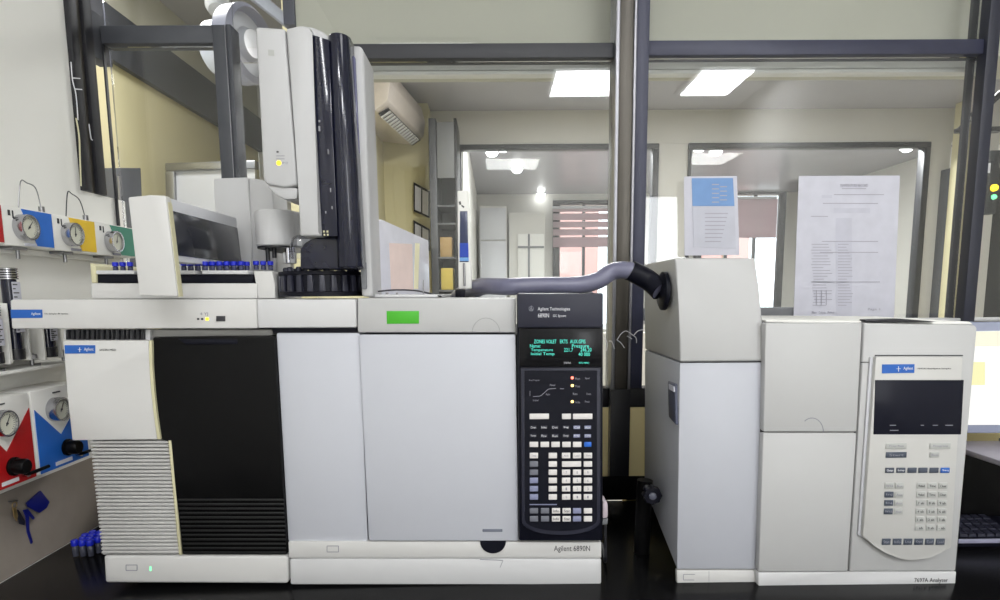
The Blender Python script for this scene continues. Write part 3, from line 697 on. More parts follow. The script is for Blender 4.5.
# ---- mass selective detector
ms = thing('mass_detector', P(190, 583, YF+0.2), 'white and black mass detector with ribbed lower front at the left end of the bench', 'instrument')
b = B(); slab(b, [(103, 555.6), (287.3, 555.6), (288, 584.2), (104.6, 583.4)], YF, 0.40, 0.006, seg=3); bs = obj('base', b, M_cream, ms)
b = B(); seam(b, [(126, 565), (137, 565), (137, 570.5), (126, 570.5), (126, 565)], YF, 0.8); obj('tag_outline', b, M_txtg, bs, smooth=0)
b = B(); slab(b, [(149.6, 566.6), (151, 566.6), (151, 571), (149.6, 571)], YF-0.0008, 0.001); obj('power_led', b, M_grn, bs)
b = B(); slab(b, [(92, 342), (150, 342), (166, 441), (178, 555.2), (102, 555.2)], YF+0.016, 0.37, 0.003); obj('body', b, M_white, ms)
right = lambda t: (lerp(148.5, 157, t**1.8), lerp(340.5, 439.5, t))
left_ = lambda t: (lerp(62.5, 72, t), lerp(340.5, 440.5, t))
pts = [left_(0)]+[right(i/6) for i in range(7)]+[left_(1), left_(0.5)]
b = B(); slab(b, pts, YF-0.008, 0.0235, 0.002); fp = obj('front_plate', b, M_cream, ms)
pts = [(x+0.3, y) for x, y in [right(i/6) for i in range(7)]]+[(x+3.2, y) for x, y in [right(1-i/6) for i in range(7)]]
b = B(); slab(b, pts, YF-0.0075, 0.022, 0.001); obj('plate_edge', b, M_ivory, ms)
b = B(); slab(b, [(64.5, 345.2), (95, 345.2), (95, 353.4), (64.8, 353.6)], YF-0.0088, 0.0009); bd = obj('badge', b, M_blue, fp)
b = B(); seam(b, [(79.5, 347.5), (79.5, 352)], YF-0.0092, 0.5); seam(b, [(77.8, 349.6), (81.2, 349.6)], YF-0.0092, 0.4); obj('spark_mark', b, M_txtw, bd, smooth=0)
text(bd, 'Agilent', 84, 347.6, 93.5, 351.6, YF-0.0092, M_txtw)
text(fp, '5973N MSD', 99.5, 348.8, 116, 350.9, YF-0.0088, M_txt)
nr = 31
b = B()
for i in range(nr):
    y = lerp(441.2, 555, i/nr); h = (555-441.2)/nr
    xl_ = lerp(90, 101.8, (y-441)/114); xr_ = lerp(167.5, 178.3, (y-441)/114)
    f = [P(xl_, y+h*0.08, YF-0.004), P(xr_, y+h*0.08, YF-0.004), P(xr_+.2, y+h*0.62, YF-0.002), P(xl_+.2, y+h*0.62, YF-0.002)]
    prism(b, f, [p+Vector((0, 0.018, 0)) for p in f], 0.0007)
obj('grille_ribs', b, M_cream, ms)
b = B(); slab(b, [(168, 440.5), (171, 440.5), (181.5, 555), (178.8, 555)], YF-0.003, 0.018, 0.001); obj('grille_edge', b, M_ivory, ms)
b = B(); slab(b, [(152.2, 337.5), (274.5, 336), (287, 554.8), (182, 554.8), (171.5, 441), (160.7, 440), (157, 405), (154, 370)], YF-0.002, 0.35, 0.003); fd = obj('front_door', b, M_black, ms)
b = B()
for i in range(13):
    y = 499+i*4.4; xl_ = lerp(176.5, 182, (y-499)/56)+1
    f = [P(xl_, y, YF-0.0035), P(lerp(283.5, 286.3, (y-499)/56), y, YF-0.0035), P(lerp(283.5, 286.3, (y-499)/56), y+2.0, YF-0.0035), P(xl_, y+2.0, YF-0.0035)]
    prism(b, f, [p+Vector((0, 0.0014, 0)) for p in f], 0.0005)
obj('vent_slats', b, mat('vent_black', (24, 24, 25), 0.35), fd)
b = B(); slab(b, [(178, 339), (237, 339), (237, 344), (186, 344.5)], YF-0.004, 0.0018, 0.0006); obj('door_pull', b, M_navyd, fd)
b = B(); slab(b, [(152, 329.6), (272, 329.6), (273, 335.5), (152, 337)], YF+0.02, 0.32, 0.002); obj('top_cover', b, mat('detector_top_grey', (168, 167, 164), 0.5), ms)
b = B(); slab(b, [(64, 329.6), (150, 329.6), (150, 339.8), (64, 339.8)], YF+0.012, 0.02); obj('rear_plate', b, M_white, ms)
b = B()
for i in range(16):
    x = 66+i*5; slab(b, [(x, 329.8), (x+2.2+(i % 3)*0.5, 329.8), (x+2.2+(i % 3)*0.5, 339.6), (x, 339.6)], YF+0.004, 0.0075)
obj('vent_fins', b, M_alud, ms, smooth=0)

# ---- autosampler resting on detector and chromatograph
sa = thing('tray_autosampler', P(140, 329, YF+0.2), 'long white tray autosampler beam lying on top of the mass detector', 'autosampler')
b = B(); slab(b, [(10, 299.5), (256.3, 299), (257.2, 328.6), (11.3, 328.8)], YF-0.005, 0.33, 0.003); bm_ = obj('beam', b, M_cream, sa)
b = B(); slab(b, [(256.8, 299), (355.5, 299), (356.5, 327.6), (257.8, 328)], YF-0.003, 0.30, 0.003); obj('beam_end', b, M_white, sa)
b = B(); slab(b, [(10.5, 309.6), (42, 309.6), (42.3, 317.8), (11, 318.2)], YF-0.0058, 0.0009); bd = obj('badge', b, M_blue, bm_)
text(bd, 'Agilent', 31, 312.4, 40.5, 315.8, YF-0.0062, M_txtw)
text(bm_, 'GC Sampler 80 System', 44.5, 313, 68, 314.8, YF-0.0058, M_txt)
for x in (197, 201): 
    b = B(); slab(b, [(x, 318), (x+2, 318), (x+2, 320), (x, 320)], YF-0.0058, 0.001); obj('indicator', b, M_txt, bm_, smooth=0)
b = B(); slab(b, [(205.5, 317.6), (208.5, 317.6), (208.5, 320.4), (205.5, 320.4)], YF-0.006, 0.0012); obj('indicator', b, M_yel, bm_, smooth=0, label='lit yellow indicator')
b = B(); slab(b, [(216, 316), (225, 316), (225, 321.4), (216, 321.4)], YF-0.0065, 0.002, 0.0006); obj('button', b, M_txt, bm_)
text(bm_, '4 YJ', 200, 312.4, 208, 316.2, YF-0.0058, M_txtg)
YTY = YF+0.02
b = B(); slab(b, [(91, 283.3), (257, 283.3), (257, 298.6), (91, 298.6)], YTY, 0.26, 0.002); obj('tray_bed', b, M_cream, sa)
b = B(); slab(b, [(93, 274.4), (253, 274.4), (253, 282.9), (94, 282.9)], YTY+0.004, 0.24, 0.001); obj('tray_rail', b, M_navyd, sa)
b = B(); slab(b, [(90, 263), (96, 266), (96.5, 282.8), (91.5, 282.8)], YTY, 0.2, 0.001); obj('end_cheek', b, M_ivory, sa)
b = B(); slab(b, [(253.4, 271), (272, 271), (275, 285), (275, 298.4), (258, 298.4)], YTY+0.005, 0.06, 0.002); obj('end_block', b, M_cream, sa)
for a0, a1 in ((96, 134), (178, 195), (202, 248)):
    b = B(); slab(b, [(a0, 270.4), (a1, 270.4), (a1, 274.1), (a0, 274.1)], YTY-0.002, 0.16, 0.001); obj('vial_tray', b, M_white, sa)
# arm with smoked window
Y1 = 1.02; XA1 = P(165, 196, Y1).x
Y2 = PX(240, 222, XA1).y
z1 = P(160, 195.5, Y1).z; z0 = P(165, 297, Y1).z
XA0 = P(127, 196, Y1).x; XA0b = P(139, 297, Y1).x; XA1b = P(178, 297, Y1).x
b = B(); f = [P(139, 296, Y1), P(177.5, 296.6, Y1), P(165.6, 195.5, Y1), P(150, 195, Y1), P(127.5, 197, Y1)]
prism(b, f, [p+Vector((0, 0.016, 0)) for p in f], 0.003); arm = obj('arm_front', b, M_cream, sa)
xi = lambda z: lerp(XA1b, XA1, (z-z0)/(z1-z0))
za1 = z1-0.001; zA = PX(178, 262, XA1).z
ya, yb = Y1+0.0165, Y2-0.012
b = B()
f = [Vector((xi(zA)-0.002, ya, zA)), Vector((xi(za1)-0.002, ya, za1)), Vector((xi(za1)-0.03, ya, za1)), Vector((xi(zA)-0.03, ya, zA))]
prism(b, f, [p+Vector((0, yb-ya, 0)) for p in f], 0.002); obj('arm_side', b, M_grey2, sa)
zw0, zw1 = PX(178, 257, XA1).z-0.010, za1-0.020
b = B(); f = [Vector((xi(zw0)-0.001, ya+0.004, zw0+0.012)), Vector((xi(zw1)-0.001, ya+0.004, zw1)), Vector((xi(zw1)-0.006, ya+0.004, zw1)), Vector((xi(zw0)-0.006, ya+0.004, zw0+0.012))]
prism(b, f, [p+Vector((0, yb-ya-0.007, 0)) for p in f], 0.0005); obj('smoked_window', b, M_smoke, sa)
b = B(); f = [P(177.9, 296.6, Y1+0.004), P(166, 196.2, Y1+0.004), P(168.5, 205, Y1+0.004), P(179.5, 296.6, Y1+0.004)]
prism(b, f, [p+Vector((0, 0.012, 0)) for p in f]); obj('arm_edge', b, M_ivory, sa)
# transfer robot column and head
YR = 1.17
b = B(); slab(b, [(213, 178.5), (248, 177), (252, 240), (252, 283), (219, 283)], 1.335, 0.10, 0.003); obj('column', b, M_white, sa)
b = B(); slab(b, [(248.6, 177.4), (272, 181), (277, 245), (277, 283), (252.6, 283)], 1.338, 0.09, 0.004); obj('column_side', b, M_white, sa)
b = B()
def ringpoly(x0, x1, ytop, yb_, Y, d, k=8):
    pass
c0 = P(272.5, 228, YR-0.01); hx = (P(297.5, 228, YR).x-P(251, 228, YR).x)/2
zt_, zbm = P(275, 209, YR-.02).z, P(275, 245.5, YR-.02).z
prof = []
for i in range(13):
    a = math.radians(180+i*15); prof.append((c0.x+hx*math.cos(a), YR+0.03+0.055*math.sin(a)))
prof += [(c0.x+hx, YR+0.155), (c0.x-hx, YR+0.155)]
prism(b, [Vector((x, y, zbm)) for x, y in prof], [Vector((x+(0.002 if 0 else 0), y, zt_)) for x, y in prof], 0.004, 3)
hd = obj('head', b, M_white, sa)
b = B(); prism(b, [Vector((lerp(c0.x, x, .93), lerp(YR, y, .93), zbm-0.003)) for x, y in prof], [Vector((lerp(c0.x, x, .93), lerp(YR, y, .93), zbm-0.0002)) for x, y in prof]); obj('head_underside', b, M_alud, hd)
for px, y1_ in ((267.5, 262), (274, 258), (288, 263), (293, 262)):
    p = P(px, 247, YR); q = P(px+0.5, y1_, YR); q.x = p.x; q.y = p.y
    obj('nozzle', cyl(B(), p, q, 0.004 if px != 288 else 0.006, n=14), M_alud if px in (267.5, 274) else M_chrome, hd)
b = B(); rect(b, 283, 252, 295, 263.5, YR-0.004, 0.012, 0.002); obj('gripper', b, M_white, hd)
b = B(); slab(b, [(296.5, 236), (303, 237.5), (303, 246), (296.8, 246)], YR+0.0, 0.05, 0.002); obj('head_flange', b, M_white, hd)

# vials standing in the trays (blue caps)
ztray = P(220, 270.2, YTY-0.002).z
v0 = thing('sample_vial', (0, 0, 0), 'x', 'vial', 'blue capped vials standing in the sampler trays')
vp = Vector((P(184, 270, YTY+0.01).x, YTY+0.01, ztray+0.0004)); v0.location = vp; WLOC[v0.name] = vp
obj('glass', lathe(B(), vp, (0, 0, 1), [(0, 0), (0.0042, 0), (0.0045, 0.001), (0.0045, 0.007), (0.003, 0.0085)], 12), mat('vial_body', (60, 62, 90), 0.2), v0)
obj('cap', lathe(B(), vp+Vector((0, 0, 0.0085)), (0, 0, 1), [(0, 0), (0.0050, 0), (0.0052, 0.001), (0.0052, 0.0065), (0.0046, 0.0072), (0, 0.0072)], 14), M_cap, v0)
ORD = ['first', 'second', 'third', 'fourth', 'fifth', 'sixth', 'seventh', 'eighth', 'ninth', 'tenth', 'eleventh', 'twelfth']
tag(v0, 'blue capped vial before the smoked window, first of the front row from the left')
for row in range(2):
    for i in range(9):
        if row == 0 and i == 0: continue
        dup(v0, (i*0.0128+row*0.004, row*0.016, 0), 'blue capped vial before the smoked window, %s of the %s row from the left' % (ORD[i], ['front', 'back'][row]))
for i in range(3):
    dup(v0, (P(111+i*7.5, 270, YTY).x-vp.x, 0.004, 0.0), 'blue capped vial left of the sampler arm, %s from the left' % ORD[i], 'vials left of the sampler arm')
for i in range(3):
    q = P(256+i*6.6, 270.4, YTY+0.02); dup(v0, (q.x-vp.x, 0.012+i*0.003, q.z-ztray+0.0008), 'blue capped vial on the white end block below the needle head, %s from the left' % ORD[i], 'vials on the end block')

# ---- injector tower with turret
tw = thing('injector_tower', P(320, 297.5, YF+0.12), 'tall white and glossy black injector tower rising from the top of the chromatograph', 'injector')
YW = 1.06
b = B(); f1 = [(255.5, 26.5), (285, 28.5), (297.5, 185), (284, 187.5), (266, 184), (263, 178)]
slab(b, f1, YW, 0.09, 0.004, seg=3); lb = obj('left_cover', b, M_tower, tw)
b = B(); slab(b, [(266, 185), (298, 188), (297, 199), (285, 199.5), (276, 195)], YW+0.006, 0.07, 0.003); obj('lower_wedge', b, M_tower, tw)
b = B(); slab(b, [(285.6, 28.5), (300, 25.2), (311, 27), (309.8, 33), (321, 236), (299.5, 236), (298.3, 188)], YW-0.004, 0.09, 0.004, seg=3); obj('right_cover', b, M_tower, tw)
# rounded hood over the top
b = B(); slab(b, [(300, 25.3), (312, 27), (322, 31), (328.5, 36.5), (328, 45), (309, 45), (305, 34)], YW+0.012, 0.10, 0.003, seg=3); obj('hood', b, M_tower, tw)
b = B(); slab(b, [(268, 49.5), (274, 50), (274.3, 56), (268.3, 55.5)], YW-0.0006, 0.0009); obj('logo_patch', b, M_keyc, lb, smooth=0)
for y, xx, m_, h in ((151, 276.5, M_txt, 1.6), (155.5, 276, M_txtg, 0.7), (158.5, 276, M_txtg, 0.7)):
    b = B(); slab(b, [(xx, y), (xx+(2 if h > 1 else 8.5), y), (xx+(2 if h > 1 else 8.5), y+h), (xx, y+h)], YW-0.0005, 0.0007); obj('marking', b, m_, lb, smooth=0)
obj('status_led', lathe(B(), P(278.8, 163, YW), (0, -1, 0), [(0.004, 0), (0.0036, 0.0012), (0, 0.002)], 18), M_yel, lb)
text(lb, 'INJ', 282, 161.8, 287.5, 164.2, YW-0.0003, M_txtg)
# black glossy panels
b = B(); slab(b, [(310.6, 34), (317, 36), (329, 39.5), (337.5, 236.5), (321.6, 236.5)], YW+0.002, 0.085, 0.002); obj('black_panel', b, M_gloss, tw)
def vcolumn(xa0, xb0, y0, xa1, xb1, y1, Y, depth, m_, name, n=12, par=tw):
    """column with a rounded (half elliptical) front, leaning edges given in pixels"""
    A, C = [], []
    for i in range(n+1):
        a = PI-PI*i/n; t_ = (math.cos(a)+1)/2; dy = -depth*math.sin(a)
        for L, xa, xb, yy in ((A, xa0, xb0, y0), (C, xa1, xb1, y1)):
            p = P(lerp(xa, xb, t_), yy, Y); p.y += dy; L.append(p)
    A += [A[-1]+Vector((0, 0.05, 0)), A[0]+Vector((0, 0.05, 0))]; C += [C[-1]+Vector((0, 0.05, 0)), C[0]+Vector((0, 0.05, 0))]
    return obj(name, prism(B(), A, C, 0.003, 2), m_, par, smooth=50)
vcolumn(328.6, 350.3, 37.5, 338, 363.5, 268, YW+0.02, 0.022, M_gloss, 'black_column')
b = B(); slab(b, [(317.8, 236.8), (357, 236.8), (361, 269), (300, 269), (300, 250), (304, 243), (312, 239)], YW+0.024, 0.08, 0.003); obj('lower_column', b, M_gloss, tw)
b = B(); slab(b, [(351, 45), (361, 45.5), (363.5, 52), (373, 296.6), (361.5, 296.6), (352, 60)], YW+0.045, 0.09, 0.005, seg=3); obj('rear_cover', b, M_tower, tw)
b = B(); slab(b, [(350, 55), (354.5, 56), (363.5, 262), (360.5, 262)], YW+0.035, 0.03, 0.001); obj('glass_strip', b, mat('lavender_plastic', (96, 96, 130), 0.15), tw)
for x0, y, ww, hh in ((327.8, 150, 1.1, 4), (330, 188, 1, 4), (331.5, 206, 1, 3), (325.2, 211, 1, 2.4), (318.5, 120, 1.6, 2), (318.5, 126, 1.6, 5), (327.5, 149, 1, 5)):
    b = B(); rect(b, x0, y, x0+ww, y+hh, YW+0.001, 0.0012); obj('rack_tooth', b, M_mulls, tw, smooth=0)
for x0, y in ((323, 230.5), (326.5, 230.5), (323.5, 233.8), (326.8, 233.8)):
    b = B(); rect(b, x0, y, x0+1.7, y+1.9, YW+0.0005, 0.0016); obj('contact', b, M_ivory, tw, smooth=0)
# turret
c = P(320, 297, YF+0.05); Rt = (P(363, 285, YF+.05).x-P(277, 285, YF+.05).x)/2*1.0
za, zb2 = P(320, 296.6, YF).z, P(320, 271, YF).z
cc = Vector((c.x, YF+0.07, za+0.0003)); H = zb2-za
tu = obj('turret', lathe(B(), cc, (0, 0, 1), [(0, 0), (Rt, 0), (Rt, 0.008), (Rt*0.93, 0.009), (Rt*0.93, H-0.007), (Rt*0.97, H-0.006), (Rt*0.97, H), (0.0, H)], 48), M_navyd, tw)
b = B()
for i in range(24):
    a = 2*PI*i/24; d = Vector((math.cos(a), math.sin(a), 0)); s_ = Vector((-d.y, d.x, 0))
    f = [cc+d*Rt*0.92+s_*q+Vector((0, 0, zz)) for q, zz in ((-0.0055, 0.0085), (0.0055, 0.0085), (0.004, H-0.0072), (-0.004, H-0.0072))]
    prism(b, f, [p+d*0.007 for p in f], 0.001)
obj('turret_rib', b, mat('turret_rib_navy', (44, 45, 58), 0.35), tu)
for i in range(16):
    a = 2*PI*i/16; p = cc+Vector((math.cos(a)*Rt*0.8, math.sin(a)*Rt*0.8, H))
    obj('vial_position', lathe(B(), p, (0, 0, 1), [(0, 0), (0.006, 0), (0.006, 0.005), (0.004, 0.008), (0, 0.008)], 12), M_navy, tu)
# clear dome beside the head
p = P(308, 262, YR-0.02); obj('clear_guard', lathe(B(), Vector((p.x, YW+0.06, p.z+0.004)), (0, 0, 1), [(0.021, 0), (0.021, 0.026), (0.017, 0.036), (0.008, 0.041), (0, 0.042)], 28), M_sleeve, tw)
b = B(); slab(b, [(339, 262), (340, 255), (342, 254), (344, 258), (347, 254), (349, 255), (351, 262), (348, 262), (346.5, 260), (343.5, 260), (342, 262)], YW+0.005, 0.018, 0.0008); obj('vial_clip', b, M_ivory, tw)
b = B(); slab(b, [(360, 262), (366, 262), (366.5, 289), (361.5, 289)], YF+0.0, 0.02, 0.002); obj('side_bracket', b, M_cab, tw)

# ---- white board leaning behind the chromatograph top
XBd = P(374, 260, 1.22).x
t = thing('white_board', PX(400, 297, XBd), 'white glossy board standing upright behind the lid, right of the injector tower', 'board')
b = B(); yq0, yq1 = 1.22, 1.22*(374-497)/(428.5-497)
yq1 = min(yq1, YP-0.03)
ZL = P(440, 294.4, YF+0.03).z+0.0006; z_t0 = P(375, 219, 1.22).z; zb_t = P(375, 297, 1.22).z
xe_ = P(428.5, 240, 1.5).x
f = [Vector((XBd, 1.22, BZ+0.0005)), P(428.5, 240, 1.5)*1, ]
A = P(375, 219, 1.22); C2 = P(428.5, 240.5, 1.49); Bp = lerp(A, C2, .12)+Vector((0, 0, 0.004)); 
f = [Vector((A.x, A.y, ZL)), A, Bp, C2, Vector((C2.x, C2.y, ZL))]
prism(b, f, [p+Vector((-0.004, 0.012, 0)) for p in f], 0.001)
board = obj('panel', b, mat('gloss_white_board', (222, 222, 232), 0.12), t)
def onboard(px, py):   # point on the board plane
    d = ray(px, py); nrm = (C2-A).cross(Vector((0, 0, 1))); o_ = Vector((0, 0, CAMZ)); k = nrm.dot(A-o_)/nrm.dot(d); return o_+d*k
nn = (C2-A).cross(Vector((0, 0, 1))).normalized()
if nn.y > 0: nn = -nn
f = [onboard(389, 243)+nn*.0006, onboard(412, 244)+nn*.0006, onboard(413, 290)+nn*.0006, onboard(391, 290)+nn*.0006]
b = B(); prism(b, f, [p-nn*.0005 for p in f]); obj('pink_reflection', b, mat('pale_pink_reflection', (240, 218, 211), 0.5), board)  # pink reflection on the glossy board, painted as a thin sheet
f = [onboard(415, 243)+nn*.0006, onboard(419.5, 243.5)+nn*.0006, onboard(418, 289)+nn*.0006, onboard(413.8, 289)+nn*.0006]
b = B(); prism(b, f, [p-nn*.0005 for p in f]); obj('cream_reflection', b, mat('pale_cream_reflection', (250, 244, 206), 0.5), board)  # cream streak of the same painted reflection

# ---- syringe holder
t = thing('syringe_holder', P(463, 291, 1.30), 'slim upright white holder with a blue window standing behind the chromatograph lid', 'holder')
ysy = 1.30
b = B(); slab(b, [(457.2, 190.5), (468.4, 190.5), (470, 230), (472, 289), (458.6, 289)], ysy, 0.02, 0.003, seg=3); bd_ = obj('body', b, M_wall, t)
b = B(); slab(b, [(460, 211), (467.4, 211), (468.6, 262), (459.6, 262)], ysy-0.001, 0.002, 0.0005)
for f_ in b.faces: f_.material_index = 0
obj('dark_window', b, mat('dark_blue_window', (44, 52, 84), 0.25), t)
b = B(); slab(b, [(459.8, 243), (468.2, 243), (468.6, 257), (459.6, 257)], ysy-0.0022, 0.001); obj('blue_band', b, mat('royal_blue_film', (30, 66, 170), 0.3), t, smooth=0)
b = B(); slab(b, [(459.8, 257.4), (468.6, 257.4), (468.8, 261), (459.6, 261)], ysy-0.0022, 0.001); obj('light_blue_band', b, mat('sky_blue_film', (110, 160, 215), 0.3), t, smooth=0)
obj('plunger', cyl(B(), P(464, 263, ysy-0.004), P(464.6, 286, ysy-0.004), 0.0025, n=12), M_steel, t)
b = B(); slab(b, [(458.8, 202), (460.4, 201), (461.2, 204.4), (459.6, 205)], ysy-0.0006, 0.001); slab(b, [(461.4, 204.6), (464.4, 206.6), (463.6, 208), (461.4, 206)], ysy-0.0006, 0.001); obj('mark', b, M_txt, t, smooth=0)
b = B(); q0 = P(455.5, 289.3, ysy); q1 = P(465, 289.3, ysy); box(b, q0.x, q1.x, ysy-0.01, ysy+0.02, P(455, 298, YF).z+0.0006, q0.z-0.0003, 0.001)
obj('foot', b, M_navyd, t)

# ---- cable across the lid
o = obj('cable', tube(B(), [P(378, 291.5, 1.15), P(395, 290.0, 1.16), P(415, 290.6, 1.17), P(430, 293.5, 1.17), P(441, 296.6, 1.15)], 0.0016, 8), M_txt); tag(o, 'thin dark cable lying across the chromatograph lid', 'cable')
t = thing('small_fitting', P(387, 294, 1.12), 'tiny metal screw fittings on top of the chromatograph lid', 'fitting')
for px, py, r_ in ((387, 294.2, 0.0025), (397, 294.4, 0.002)): obj('screw', cyl(B(), P(px, py+0.6, 1.135), P(px, py-1.8, 1.135), r_, n=12), M_steel, t)
obj('needle', cyl(B(), P(423.3, 295, 1.14), P(423.3, 280, 1.14), 0.0009, n=8), M_steel, t)

# ================================================================== right-hand unit
ru = thing('gas_analyser', P(820, 586, YF+0.2), 'tall grey gas analyser with black display and keypad at the right of the bench', 'instrument')
DR = 0.26
# column section
sideX = P(680, 470, YF).x
fr = [P(x, y, YF) for x, y in ((679.8, 362.8), (763.8, 362.2), (757.6, 569.6), (676.8, 569.6))]
b = B(); prism(b, fr, [p+Vector((0, DR, 0.075 if k > 1 else 0)) for k, p in enumerate(fr)], 0.003); col = obj('column_body', b, mat('analyser_cool_grey', (182, 184, 192), 0.4, var=0.006), ru)
q = P(720, 570, YF+0.2); obj('rear_foot', box(B(), q.x-0.04, q.x+0.05, YF+0.16, YF+0.2, BZ+0.0005, BZ+0.078, 0.002), M_black, ru)
b = B(); slab(b, [(676.9, 570.4), (757.2, 570.4), (756.4, 585.4), (677.2, 585.4)], YF, 0.012, 0.002); obj('column_base', b, M_cream, ru)
b = B(); seam(b, [(683.5, 574.5), (695, 574.5)], YF, .5); seam(b, [(683.5, 574.5), (683.5, 580), (694, 580)], YF, .6); seam(b, [(709, 571), (709, 583)], YF, .3); obj('base_outline', b, M_txtg, ru, smooth=0)
# upper cover: front leans back toward the top
fr = [P(679.8, 362, YF), P(763.8, 361.4, YF), P(762.6, 322, YF), P(758.5, 285, YF+0.012), P(755.5, 258, YF+0.02), P(674.5, 258, YF+0.02), P(678.5, 300, YF+0.008)]
bkk = [Vector((p.x, YF+DR, p.z)) for p in fr]
b = B(); prism(b, fr, bkk, 0.004, 3); obj('column_cover', b, M_warm, ru)
b = B(); seam(b, [(680, 362.4), (764, 361.8)], YF-0.0005, 0.8); obj('cover_seam', b, M_gap, ru, smooth=0)
# recessed handle on its left side
p = P(680, 400, YF); b = B()
f = [PX(667.5, 381, p.x-0.006), PX(675, 384, p.x-0.006), PX(675.5, 425, p.x-0.006), PX(668.5, 417, p.x-0.006)]
prism(b, f, [q+Vector((0.012, 0, 0)) for q in f], 0.002); obj('side_grip', b, mat('grip_blue_grey', (84, 88, 108), 0.4), ru)
f = [PX(668.5, 384, p.x-0.008), PX(673.5, 386.5, p.x-0.008), PX(673.8, 392, p.x-0.008), PX(668.7, 389, p.x-0.008)]
b = B(); prism(b, f, [q+Vector((0.003, 0, 0)) for q in f]); obj('grip_label', b, M_paper, ru)
# main section
YM = YF-0.015
b = B(); slab(b, [(764.6, 322.5), (976, 325.5), (955.3, 588.2), (758.3, 588.2), (757.8, 571)], YM+0.008, 0.30, 0.003); obj('main_body', b, M_gap, ru)
b = B(); slab(b, [(758.2, 572.8), (848, 572.4), (956.6, 571.8), (955.2, 588.6), (758.6, 588.6)], YM, 0.03, 0.002); mb = obj('main_base', b, M_white, ru)
b = B(); slab(b, [(765.6, 323), (862.4, 323), (857, 432), (763.4, 432)], YM, 0.02, 0.003); ud = obj('upper_door', b, M_warm, ru)
b = B(); seam(b, arc(812, 432, 11.5, 14, 0, 130), YM, 0.8); obj('thumb_notch', b, M_txtg, ud, smooth=0)
b = B(); slab(b, [(763.2, 433), (857, 433), (848, 571.6), (758.6, 572)], YM, 0.02, 0.003); obj('lower_door', b, M_warm, ru)
b = B(); slab(b, [(864, 323), (975, 325), (977.4, 328), (955.8, 571), (849.4, 571.6), (858.4, 432)], YM, 0.02, 0.003); rf = obj('right_front', b, M_warm, ru)
f = [P(766, 322.2, YM), P(976, 324.6, YM), P(976, 321.5, YM), P(766, 319.5, YM)]
b = B(); slab(b, [(766, 320), (970, 321.6), (974, 324.6), (766, 322.8)], YM+0.02, 0.28, 0.002); obj('top_cover', b, M_wall, ru)
b = B(); slab(b, [(866, 319.6), (900, 318.6), (938, 321.6), (905, 322.6), (866, 322.4)], YM+0.006, 0.02, 0.0006); obj('top_flap', b, M_alud, ru)
YQ = YM-0.012
n_ = [(876, 357), (963.3, 357), (951.5, 547.5)]+[(lerp(951.5, 863, i/8), 547.5+(-10)*i/8+20*math.sin(PI*i/8)*0.9) for i in range(1, 8)]+[(863, 537)]
b = B(); slab(b, n_, YQ, 0.0115, 0.002); pn = obj('control_panel', b, mat('panel_cream', (194, 193, 190), 0.42, var=0.006), rf)
n_ = [(875, 357.4), (862.2, 537.6), (858.2, 535), (870.3, 357.4)]
b = B(); slab(b, n_, YM-0.004, 0.0035, 0.0005); obj('panel_flank', b, M_grey2, rf)
b = B(); seam(b, [(875.3, 355.4), (963, 355.4)], YM, 1.0); seam(b, [(875.3, 355), (875.3, 362.3), (861, 362.3)], YM, 0.8); obj('cover_seam', b, M_gap, rf, smooth=0)
b = B(); slab(b, [(875.3, 380), (964, 380), (961.2, 434.6), (873.4, 434.6)], YQ-0.0006, 0.004, 0.0008); ds = obj('display', b, mat('display_slate_glass', (24, 25, 36), 0.25, spec=0.12), pn)
for x0, x1, y in ((890, 896, 425.3), (890, 898.5, 430.4), (921, 924, 425.3), (933, 938, 425.3), (945.5, 953, 425.3)):
    b = B(); seam(b, [(x0, y), (x1, y)], YQ-0.0008, 0.7); obj('display_mark', b, M_txtg, ds, smooth=0)
YY = YQ
b = B(); slab(b, [(882.2, 364.4), (914.6, 364.2), (914.4, 372.8), (882, 373.4)], YY-0.0008, 0.0009); bd = obj('badge', b, M_blue, pn)
text(bd, 'Agilent', 903.5, 366.8, 913, 370.6, YY-0.0012, M_txtw)
b = B(); seam(b, [(898.7, 366.3), (898.7, 371.5)], YY-0.0012, 0.5); seam(b, [(896.6, 368.8), (900.8, 368.8)], YY-0.0012, 0.4); obj('spark_mark', b, M_txtw, bd, smooth=0)
text(pn, '7697A Headspace Sampler', 917.5, 367.8, 951.5, 369.6, YY-0.0004, M_txt)
def key2(x0, y0, x1, y1, m_, leg=None, lm=M_txtg):
    key(pn, x0, y0, x1, y1, m_, Y=YY, d=0.002)
    if leg: text(pn, leg, lerp(x0, x1, .15), lerp(y0, y1, .3), lerp(x0, x1, .85), lerp(y0, y1, .72), YY-0.0022, lm, 'key_legend')
key2(886.3, 443.2, 906.8, 449, M_keyc, 'Prep Run'); key2(930.3, 443.2, 950.8, 449, M_keyc, 'Program'); key2(886.3, 452.2, 906.8, 457.8, M_slate, 'Start', M_txtg); key2(930.3, 452.2, 939.6, 457.6, M_keyc, 'Run')
for i, x in enumerate((885.6, 896.8, 908, 918.9, 930, 941)): key2(x, 467.8, x+8.8, 473, M_slate if i < 5 else M_blue, ['Oven', 'Loop', None, None, None, 'Seq'][i], M_txtw)
for i, x in enumerate((882.3, 893.2, 904, 914.8, 925.6, 936.4)): key2(x, 538.8, x+8.5, 545, M_slate, ['Stat', 'Info', 'Log', 'Opt', 'Conf', 'Load'][i])
nums = ['7', '8', '9', '4', '5', '6', '1', '2', '3', '.', '0', '-']
